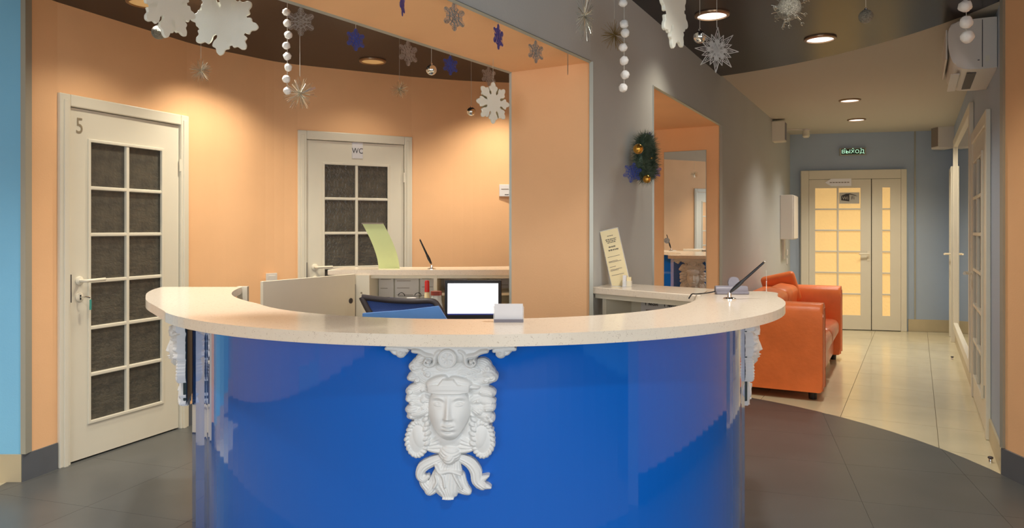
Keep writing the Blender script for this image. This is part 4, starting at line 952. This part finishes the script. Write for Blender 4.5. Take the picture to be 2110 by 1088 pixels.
# air conditioner
ta = on_right(2056); pa = rpt(ta+0.78)
ac = empty('air_conditioner', (*sh(pa, 0.0), 2.30), rzR); tag(ac, 'white wall air conditioner high on the right wall', 'air conditioner')
prof = catmull([(-0.001, 0.0), (-0.10, 0.0), (-0.19, 0.015), (-0.232, 0.07), (-0.25, 0.17), (-0.245, 0.26), (-0.20, 0.295), (-0.001, 0.30)], 4)
bm = B(); lo = [bm.verts.new((0, p[0], p[1])) for p in prof]; hi = [bm.verts.new((0.78, p[0], p[1])) for p in prof]; n = len(prof)
f1 = bm.faces.new(lo); f2 = bm.faces.new(hi[::-1])
for i in range(n): bm.faces.new((lo[i], hi[i], hi[(i+1) % n], lo[(i+1) % n]))
bmesh.ops.bevel(bm, geom=list(f2.edges)+list(f1.edges), offset=0.008, segments=2, profile=0.5, affect='EDGES'); ob('case', bm, M['white2'], ac, True)
ob('end_seam', bx(0.7802, 0.7822, -0.078, -0.074, 0.01, 0.29), M['dgrey'], ac); ob('front_flap', bx(0.05, 0.75, -0.262, -0.252, 0.08, 0.26, bev=0.004), M['white2'], ac)
ob('air_outlet', bx(0.10, 0.68, -0.15, -0.10, -0.004, 0.0), M['dgrey'], ac); ob('vent_slot', bx(0.7803, 0.782, -0.10, -0.09, 0.05, 0.055), M['dgrey'], ac); ob('vent_slot', bx(0.7803, 0.782, -0.06, -0.04, 0.04, 0.075), M['white'], ac); ob('louver', bx(0.08, 0.70, -0.235, -0.185, -0.008, 0.0, bev=0.003), M['white2'], ac)
# light plate by the column
q = P(1041, 392, 6.30); o = empty('wall_plate', (q.x, 6.335, q.z), 0.02); tag(o, 'small square white notice plate on the orange wall beside the column', 'sign')
ob('plate', bx(-0.052, 0.052, -0.008, 0, -0.052, 0.052, bev=0.002), M['paper'], o); ob('print', bx(-0.035, 0.03, -0.0092, -0.008, 0.008, 0.014), M['inkgrey'], o); ob('print', bx(-0.005, 0.03, -0.0092, -0.008, -0.04, -0.034), M['ink'], o)
# socket plate above gate
q = P(556, 577, 5.6); o = empty('wall_switch', (-1.82, 5.50, P(0, 577, 5.4).z), 0.82); tag(o, 'white light switch on the orange wall left of the WC door', 'switch')
ob('plate', bx(-0.045, 0.045, -0.012, 0, -0.045, 0.045, bev=0.003), M['white2'], o); ob('rocker', bx(-0.028, 0.028, -0.017, -0.012, -0.028, 0.028, bev=0.002), M['white2'], o)
# mirror on the niche cheek
mu = Vector((N1[0]-N1b[0], N1[1]-N1b[1])); mL = mu.length; mrz = math.atan2(mu.y, mu.x)
mr = empty('wall_mirror', (N1b[0], N1b[1], 0), mrz); tag(mr, 'tall frameless mirror on the orange cheek of the niche', 'mirror')
ob('mirror_glass', bx(mL*0.16, mL*0.795, -0.008, -0.003, 0.35, P(0, 311, 6.2).z), M['mirror'], mr); ob('mirror_edge', bx(mL*0.16-0.002, mL*0.795+0.002, -0.0029, -0.0005, 0.348, P(0, 311, 6.2).z+0.002), M['trim'], mr)
o = ob('mirror_sticker', lathe(B(), [(0, 0), (0.025, 0), (0.025, 0.003), (0.017, 0.004), (0.012, 0.002), (0, 0.003)], 16), M['gsilver'], mr); o.rotation_euler = (PI/2, 0, 0); o.location = (mL*0.205, -0.0085, P(0, 496, 6.25).z)

# ================================================================== CEILING LAMPS AND LIGHTS
def downlight(px, py, label, on=True, r=0.085, z=CEIL-0.012, lit=True):
    Z = (z-CAMH)*F/(HOR-py); q = P(px, py, Z); o = empty('downlight', (q.x, q.y, z)); tag(o, label, 'ceiling light')
    ob('ring', lathe(B(), [(r, -0.001), (r+0.018, -0.001), (r+0.016, -0.010), (r, -0.014), (r, -0.001)], 32), M['lamp_ring'], o, True)
    ob('diffuser', lathe(B(), [(0, -0.003), (r, -0.003), (r, -0.006), (0, -0.006)], 32), M['lamp'] if on else M['lamp_warm'], o)
    return q.x, q.y
LAMPS = []
LAMPS.append(downlight(1467, 30, 'round downlight in the dark ceiling above the silver star'))
LAMPS.append(downlight(1690, 79, 'round downlight at the edge of the dark ceiling'))
LAMPS.append(downlight(1751, 206, 'round downlight in the beige ceiling, nearer one', z=CEIL))
LAMPS.append(downlight(1765, 246, 'round downlight in the beige ceiling, farther one', z=CEIL))
LAMPS.append(downlight(768, 125, 'dim round downlight in the dark ceiling over the WC door', on=False))
LAMPS.append(downlight(300, 4, 'dim round downlight in the dark ceiling cut by the top edge', on=False))
def spot(x, y, e, col=(1, 0.80, 0.55), size=122, blend=0.9, z=CEIL-0.03, r=0.06):
    l = bpy.data.lights.new('spot_light', 'SPOT'); l.energy = e; l.color = col; l.spot_size = math.radians(size); l.spot_blend = blend; l.shadow_soft_size = r
    o = bpy.data.objects.new('spot_light', l); COL.objects.link(o); o.location = (x, y, z); return o
COR = (1, 0.93, 0.82); WARM = (1, 0.89, 0.70); NEU = (1, 0.95, 0.88)
spot(LAMPS[0][0], LAMPS[0][1], 28, WARM, r=0.09); spot(LAMPS[1][0], LAMPS[1][1], 80, COR)
spot(LAMPS[2][0], LAMPS[2][1], 75, COR); spot(LAMPS[3][0], LAMPS[3][1], 70, COR)
spot(LAMPS[4][0], LAMPS[4][1], 14, WARM); spot(LAMPS[5][0], LAMPS[5][1], 30, WARM)
# spots without fittings: downlights presumed from wall pools, the rest added as fill
for (x, y, e, c) in ((-0.05, 5.92, 62, WARM), (-1.82, 4.86, 62, WARM), (-0.3, 5.35, 60, WARM), (-1.3, 4.4, 70, WARM), (0.95, 2.3, 115, NEU), (1.9, 1.9, 60, NEU), (0.4, 0.3, 110, NEU), (-1.3, 2.95, 110, NEU), (-2.2, 2.2, 60, NEU), (-1.6, 0.6, 60, NEU), (-3.5, 2.7, 60, NEU), (-3.5, 0.6, 70, WARM), (2.2, 3.2, 50, WARM), (4.7, 8.6, 50, WARM)):
    spot(x, y, e, c)

# ================================================================== HANGING DECORATIONS
def blob_outline():
    pts = []
    for a in range(8):
        th = 2*PI*a/8+PI/2; c, s = math.cos(th), math.sin(th)
        for (r, t) in ((0.43, -0.145), (0.53, -0.15), (0.62, -0.215), (0.76, -0.245), (0.81, -0.14), (0.93, -0.10), (1.0, 0), (0.93, 0.10), (0.81, 0.14), (0.76, 0.245), (0.62, 0.215), (0.53, 0.15), (0.43, 0.145)):
            pts.append((r*c-t*s, r*s+t*c))
    return catmull(pts, 3, closed=True)
def flat_to_vertical(bm): bmesh.ops.transform(bm, matrix=Matrix.Rotation(PI/2, 4, 'X'), verts=bm.verts); return bm
def felt_mesh():
    bm = B(); o = blob_outline(); n = len(o)
    for zz_, fl in ((-0.09, 1), (0.09, 0)):
        pass
    rings = []
    for (s, zz_) in ((0.975, -0.05), (1.0, -0.03), (1.0, 0.03), (0.975, 0.05)): rings.append([bm.verts.new((p[0]*s, p[1]*s, zz_)) for p in o])
    for a, b in zip(rings, rings[1:]):
        for k in range(n): bm.faces.new((a[k], a[(k+1) % n], b[(k+1) % n], b[k]))
    f = [bm.faces.new(rings[0][::-1]), bm.faces.new(rings[-1])]; bmesh.ops.triangulate(bm, faces=f)
    flat_to_vertical(bm); bmesh.ops.recalc_face_normals(bm, faces=bm.faces); me = bpy.data.meshes.new('snowflake_body'); bm.to_mesh(me); bm.free(); return me
def bar(bm, p, q, wd, th):
    p = Vector((p[0], p[1], 0)); q = Vector((q[0], q[1], 0)); d = (q-p).normalized(); n = Vector((-d.y, d.x, 0))*wd
    vs = [bm.verts.new(c) for c in (p-n+Vector((0, 0, -th)), p+n+Vector((0, 0, -th)), q+n+Vector((0, 0, -th)), q-n+Vector((0, 0, -th)), p-n+Vector((0, 0, th)), p+n+Vector((0, 0, th)), q+n+Vector((0, 0, th)), q-n+Vector((0, 0, th)))]
    for f in ((0, 3, 2, 1), (4, 5, 6, 7), (0, 1, 5, 4), (1, 2, 6, 5), (2, 3, 7, 6), (3, 0, 4, 7)): bm.faces.new([vs[i] for i in f])
def fin(bm, name):
    flat_to_vertical(bm); me = bpy.data.meshes.new(name); bm.to_mesh(me); bm.free(); return me
def lace_mesh():
    bm = B()
    for a in range(6):
        th = 2*PI*a/6+PI/2; c, s = math.cos(th), math.sin(th); R_ = lambda r, t: (r*c-t*s, r*s+t*c)
        bar(bm, R_(0, 0), R_(1.0, 0), 0.015, 0.03)
        for sg in (-1, 1):
            bar(bm, R_(0.12, 0), R_(0.30, sg*0.12), 0.013, 0.025); bar(bm, R_(0.30, sg*0.12), R_(0.48, 0), 0.013, 0.025)
            for (r0, L) in ((0.44, 0.30), (0.56, 0.30), (0.68, 0.27), (0.80, 0.20), (0.90, 0.12)):
                bar(bm, R_(r0, 0), R_(r0+L*0.72, sg*L*0.70), 0.014, 0.025)
            bar(bm, R_(0.46, 0), R_(0.36, sg*0.24), 0.012, 0.02)
        th2 = th+PI/6; c2, s2 = math.cos(th2), math.sin(th2); Q = lambda r, t: (r*c2-t*s2, r*s2+t*c2)
        bar(bm, Q(0.1, 0), Q(0.72, 0), 0.013, 0.025)
        for sg in (-1, 1):
            for r0 in (0.34, 0.46, 0.58): bar(bm, Q(r0, 0), Q(r0+0.13, sg*0.12), 0.013, 0.02)
    return fin(bm, 'snowflake_body')
def star_mesh():
    bm = B()
    for a in range(16):
        th = 2*PI*a/16+PI/2; c, s = math.cos(th), math.sin(th); R_ = lambda r, t: (r*c-t*s, r*s+t*c); L = 1.0 if a % 2 == 0 else 0.72
        for sg in (-1, 1):
            bar(bm, R_(0.05, 0), R_(L*0.55, sg*0.115), 0.012, 0.02); bar(bm, R_(L*0.55, sg*0.115), R_(L, 0), 0.012, 0.02)
            bar(bm, R_(0.22, 0), R_(L*0.52, sg*0.05), 0.008, 0.015); bar(bm, R_(L*0.52, sg*0.05), R_(L*0.76, 0), 0.008, 0.015)
        bar(bm, R_(0.0, 0), R_(L*0.5, 0), 0.010, 0.02)
    return fin(bm, 'star_body')
def burst_mesh(n=160, flat=1.0, beads=0, seed=3, curly=0):
    rnd = random.Random(seed); bm = B()
    for i in range(n):
        z = rnd.uniform(-1, 1); a = rnd.uniform(0, 2*PI); r = math.sqrt(1-z*z); d = Vector((r*math.cos(a), r*math.sin(a)*flat, z)); L = rnd.uniform(0.6, 1.0)
        tube(bm, [d*0.05, d*L], [0.006, 0.009], 3)
        if rnd.random() < beads: lathe(bm, [(0, -0.03), (0.03, 0), (0, 0.03)], 5, tuple(d*L))
        if rnd.random() < curly:
            tube(bm, [d*L+Vector((0.08*math.cos(t), 0, 0.08*math.sin(t))) for t in [0, 1.2, 2.4, 3.6, 4.8]], 0.010, 3)
    me = bpy.data.meshes.new('tinsel_burst'); bm.to_mesh(me); bm.free(); return me
def pom_mesh(seed):
    from mathutils import noise
    bm = B(); bmesh.ops.create_icosphere(bm, subdivisions=3, radius=1)
    for v in bm.verts: v.co *= 1+0.16*noise.noise(v.co*2.2+Vector((seed, 0, 0)))+0.07*noise.noise(v.co*7)
    me = bpy.data.meshes.new('pompom'); bm.to_mesh(me); bm.free()
    for p in me.polygons: p.use_smooth = True
    return me
ME = {'felt': felt_mesh(), 'lace': lace_mesh(), 'star': star_mesh(), 'burst': burst_mesh(), 'wire': burst_mesh(70, 1.0, 0.3, 5, 0.6)}
for k in ME: pass
VAR = {}
def variant(kind, m):
    if (kind, m) not in VAR:
        me = ME[kind].copy(); me.materials.clear(); me.materials.append(M[m]); VAR[(kind, m)] = me
    return VAR[(kind, m)]
def beam_z(px, which):    # depth at which the beam's near/far lower edge is seen at this column
    path = [Vector(p) for p in (bf if which == 'near' else bb2)]
    a = (px-1055)/F
    for p, q in zip(path, path[1:]):
        f0, f1 = p.x-a*p.y, q.x-a*q.y
        if f0*f1 <= 0 and p.y > 1: t = f0/(f0-f1); return p.y+(q.y-p.y)*t
    return 3.0
def hang(name, kind, m, px, py, rpx, Z, rot, label, cat, group, top=None, tilt=0, part='body'):
    q = P(px, py, Z); o = empty(name, q); tag(o, label, cat, group); r = rpx*Z/F
    b = bpy.data.objects.new(part, variant(kind, m)); COL.objects.link(b); b.parent = o; b.scale = (r, r, r); b.rotation_euler = (0, tilt, rot)
    zt = (top if top is not None else CEIL-0.0125)-q.z
    if zt > r*0.9: ob('thread', tube(B(), [(0, 0, r*0.97), (0, 0, zt)], 0.0009, 4), M['thread'], o)
    return o
ZS = 2.157-0.001
def hb(px, which): return beam_z(px, which)
GF = 'white felt snowflakes'; GL = 'glitter snowflakes'; GT = 'tinsel bursts'; GB = 'hanging baubles'
hang('felt_snowflake', 'felt', 'foam', 462, 46, 69, 2.75, 0.12, 'big white felt snowflake at the top left, seen face on', 'snowflake', GF, tilt=0.12)
hang('felt_snowflake', 'felt', 'foam', 346, 10, 70, 2.45, 1.16, 'white felt snowflake at the top left, turned nearly edge on', 'snowflake', GF, tilt=0.1)
hang('felt_snowflake', 'felt', 'foam', 1016, 212, 43, 3.45, 0.7, 'small white felt snowflake against the orange wall left of the column', 'snowflake', GF, top=ZS, tilt=0.0)
hang('felt_snowflake', 'felt', 'foam', 1389, 26, 77, 2.9, 1.0, 'white felt snowflake at the top, in front of the grey wall and the downlight', 'snowflake', GF, tilt=0.15)
hang('glitter_snowflake', 'lace', 'gsilver', 620, 45, 29, hb(620, 'far'), 0.2, 'silver lace snowflake beside the left string of white balls', 'snowflake', GL, top=ZS)
hang('glitter_snowflake', 'lace', 'gpink', 841, 110, 26, hb(841, 'far'), 0.8, 'rose silver lace snowflake next to the dim downlight', 'snowflake', GL, top=ZS)
hang('glitter_snowflake', 'lace', 'gpink', 1007, 157, 20, hb(1007, 'far'), 0.7, 'rose silver lace snowflake just above the small felt one', 'snowflake', GL, top=ZS)
hang('glitter_snowflake', 'lace', 'gsilver', 936, 35, 29, hb(936, 'near'), 0.7, 'silver lace snowflake hanging from the near edge of the beam, left one', 'snowflake', GL, top=ZS)
hang('glitter_snowflake', 'lace', 'gsilver', 1104, 107, 23, hb(1104, 'near'), 0.7, 'silver lace snowflake hanging from the near edge of the beam, above the column', 'snowflake', GL, top=ZS)
hang('glitter_snowflake', 'lace', 'gblue', 733, 82, 23, hb(733, 'far'), 0.75, 'deep blue glitter snowflake under the beam, left of the dim downlight', 'snowflake', GL, top=ZS)
hang('glitter_snowflake', 'lace', 'gblue', 928, 135, 20, hb(928, 'far'), 0.7, 'deep blue glitter snowflake right of the silver mirror ball', 'snowflake', GL, top=ZS)
hang('glitter_snowflake', 'lace', 'gviolet', 1027, 76, 26, hb(1027, 'near'), 1.15, 'violet blue glitter snowflake under the near edge of the beam', 'snowflake', GL, top=ZS)
hang('glitter_snowflake', 'lace', 'gviolet', 829, 4, 29, 2.4, 1.53, 'dark snowflake turned edge on at the top, under the beam', 'snowflake', GL, top=ZS, tilt=0.0)
hang('glitter_snowflake', 'lace', 'gpink', 1170, 130, 24, hb(1170, 'near'), 1.5, 'dark brown snowflake turned edge on below the beam near the column edge', 'snowflake', GL, top=ZS)
hang('tinsel_burst', 'burst', 'tinsel', 414, 146, 26, 3.5, 0, 'tiny sparkling tinsel burst above door 5, below the big felt snowflake', 'tinsel ornament', GT)
hang('tinsel_burst', 'burst', 'tinsel', 618, 193, 36, 3.3, 0.4, 'sparkling tinsel burst at the end of the left string of white balls', 'tinsel ornament', GT)
hang('tinsel_burst', 'burst', 'tinsel', 823, 184, 20, 3.9, 0.9, 'small tinsel burst above the WC door', 'tinsel ornament', GT)
o = hang('tinsel_burst', 'burst', 'tinsel', 1205, 32, 62, 2.6, 0.9, 'long narrow silver tinsel burst at the top, left of the right ball string', 'tinsel ornament', GT)
for c in o.children:
    if c.name.startswith('body'): c.scale = (c.scale[0]*0.36, c.scale[1]*0.36, c.scale[2])
hang('tinsel_burst', 'burst', 'ggold', 1266, 72, 34, 3.0, 1.9, 'faint gold tinsel burst just left of the right ball string', 'tinsel ornament', GT)
hang('star_ornament', 'star', 'gsilver', 1477, 103, 47, 2.9, 0.12, 'silver glitter star with many outlined points under the downlight', 'star', None, tilt=0.05)
o = hang('wire_ball', 'wire', 'tinsel', 1626, 18, 44, 2.8, 0, 'bristly wire ball with curls at the top edge', 'ball ornament', None)
s = ob('ball', lathe(B(), [(0.045*math.sin(PI*i/14), -0.045*math.cos(PI*i/14)) for i in range(15)], 24), M['ball_matt'], o, True)
def bauble(px, py, rpx, Z, m, label, top=None):
    q = P(px, py, Z); r = rpx*Z/F; o = empty('bauble', q); tag(o, label, 'bauble', GB)
    ob('ball', lathe(B(), [(r*math.sin(PI*i/16), -r*math.cos(PI*i/16)) for i in range(17)], 28), M[m], o, True)
    ob('cap', lathe(B(), [(0, r*1.18), (r*0.22, r*1.18), (r*0.24, r*0.96), (0, r*0.96)], 12), M['chrome'], o)
    bm = B(); tube(bm, [(r*0.12*math.cos(t), 0, r*1.26+r*0.12*math.sin(t)) for t in [2*PI*i/8 for i in range(9)]], r*0.03, 5); ob('loop', bm, M['chrome'], o)
    zt = (top if top is not None else CEIL-0.0125)-q.z
    ob('thread', tube(B(), [(0, 0, r*1.38), (0, 0, zt)], 0.0009, 4), M['thread'], o); return o
bauble(327, 67, 14, 2.9, 'ball_matt', 'matt silver bauble hanging left of the big felt snowflake')
bauble(889, 144, 11, hb(889, 'far'), 'ball_silver', 'shiny silver mirror bauble between the rose and the blue snowflake', ZS)
bauble(971, 230, 9, 4.1, 'ball_silver', 'small silver bauble left of the small felt snowflake')
bauble(1442, 76, 13, 3.0, 'ball_silver', 'silver mirror bauble touching the left of the glitter star')
bauble(1784, 34, 14, 2.9, 'ball_matt', 'dark silver bauble below the top edge, right of the wire ball')
PM = [pom_mesh(i) for i in range(4)]
for me in PM: me.materials.append(M['pom'])
def garland(px, ys, rpx, Z, label, top=None):
    q = P(px, ys[-1], Z); o = empty('pompom_garland', q); tag(o, label, 'garland', 'strings of white wool balls')
    for k, y in enumerate(ys):
        b = bpy.data.objects.new('pompom', PM[k % 4]); COL.objects.link(b); b.parent = o; r = rpx*Z/F
        b.scale = (r, r, r*0.95); b.location = ((k % 3-1)*0.004, 0, (ys[-1]-y)*Z/F); b.rotation_euler = (k, k*2, k*3)
    ob('string', tube(B(), [(0, 0, 0), (0, 0, (top or CEIL-0.0125)-q.z)], 0.0012, 5), M['thread'], o)
garland(592, [25, 48, 72, 94, 116, 139, 163, 187], 8, 2.95, 'string of white wool balls on the left, in front of the dark ceiling')
garland(1286, [6, 50, 68, 98, 125, 154, 181], 9, 2.9, 'string of white wool balls in front of the grey wall')
garland(1991, [13, 46, 76], 13, 2.7, 'string of white wool balls in front of the air conditioner')

# ================================================================== WREATH
gu = Vector((N0[0]-F1[0], N0[1]-F1[1])).normalized(); gn = Vector((gu.y, -gu.x))
a = (1313-1055)/F; t = (F1[0]-a*F1[1])/(a*gu.y-gu.x)-0.075; wp = Vector((F1[0]+gu.x*t, F1[1]+gu.y*t))
zc = P(0, 326, wp.y).z
wr_ = empty('wreath', (wp.x+gn.x*0.005, wp.y+gn.y*0.005, zc), math.atan2(gu.y, gu.x)); tag(wr_, 'green fir wreath with gold balls and blue snowflakes on the grey wall', 'wreath')
bm = B(); rnd = random.Random(11); R1, r1 = 0.100, 0.045
tube(bm, [(R1*math.cos(2*PI*i/32), -0.07, R1*math.sin(2*PI*i/32)) for i in range(33)], 0.022, 8, cap=False); ob('wreath_ring', bm, M['needle'], wr_)
bm = B()
for i in range(3600):
    th = rnd.uniform(0, 2*PI); ph = rnd.uniform(0, 2*PI); c = Vector((R1*math.cos(th), -0.07, R1*math.sin(th)))
    n_ = Vector((math.cos(th)*math.cos(ph), math.sin(ph), math.sin(th)*math.cos(ph))); d = (n_+Vector((-math.sin(th), 0, math.cos(th)))*rnd.uniform(-0.8, 0.8)).normalized()
    L = rnd.uniform(0.025, 0.062); p = c+n_*0.015; e = p+d*L; e.y = min(e.y, -0.004); s, t_ = frame_of(e-p); s *= 0.0014
    f = [bm.verts.new(p+s), bm.verts.new(p-s*0.5+t_*0.0012), bm.verts.new(p-s*0.5-t_*0.0012), bm.verts.new(e)]
    bm.faces.new((f[0], f[1], f[3])); bm.faces.new((f[1], f[2], f[3])); bm.faces.new((f[2], f[0], f[3]))
o = ob('fir_needles', bm, M['needle'], wr_); o['kind'] = 'stuff'
def wl_(px, py, out):
    a = (px-1055)/F; bx0 = wp+gn*out; t = (bx0.x-a*bx0.y)/(a*gu.y-gu.x); return Vector((t, -out, CAMH-(py-HOR)/F*(bx0.y+gu.y*t)-zc))
for (px, py, r, out) in ((1313, 307, 0.026, 0.14), (1340, 326, 0.020, 0.07), (1331, 369, 0.022, 0.12)):
    q = wl_(px, py, out); o = ob('gold_ball', lathe(B(), [(r*math.sin(PI*i/14), -r*math.cos(PI*i/14)) for i in range(15)], 20), M['ball_gold'], wr_, True); o.location = q
for (px, py, r, out, m) in ((1301, 356, 0.050, 0.155, 'gblue'), (1349, 352, 0.045, 0.06, 'gviolet'), (1336, 283, 0.03, 0.08, 'gviolet')):
    q = wl_(px, py, out); o = bpy.data.objects.new('snowflake_pick', variant('lace', m)); COL.objects.link(o); o.parent = wr_; o.location = q; o.scale = (r, r, r); o.rotation_euler = (0, 0.2, -0.9 if m == 'gblue' else -0.6)
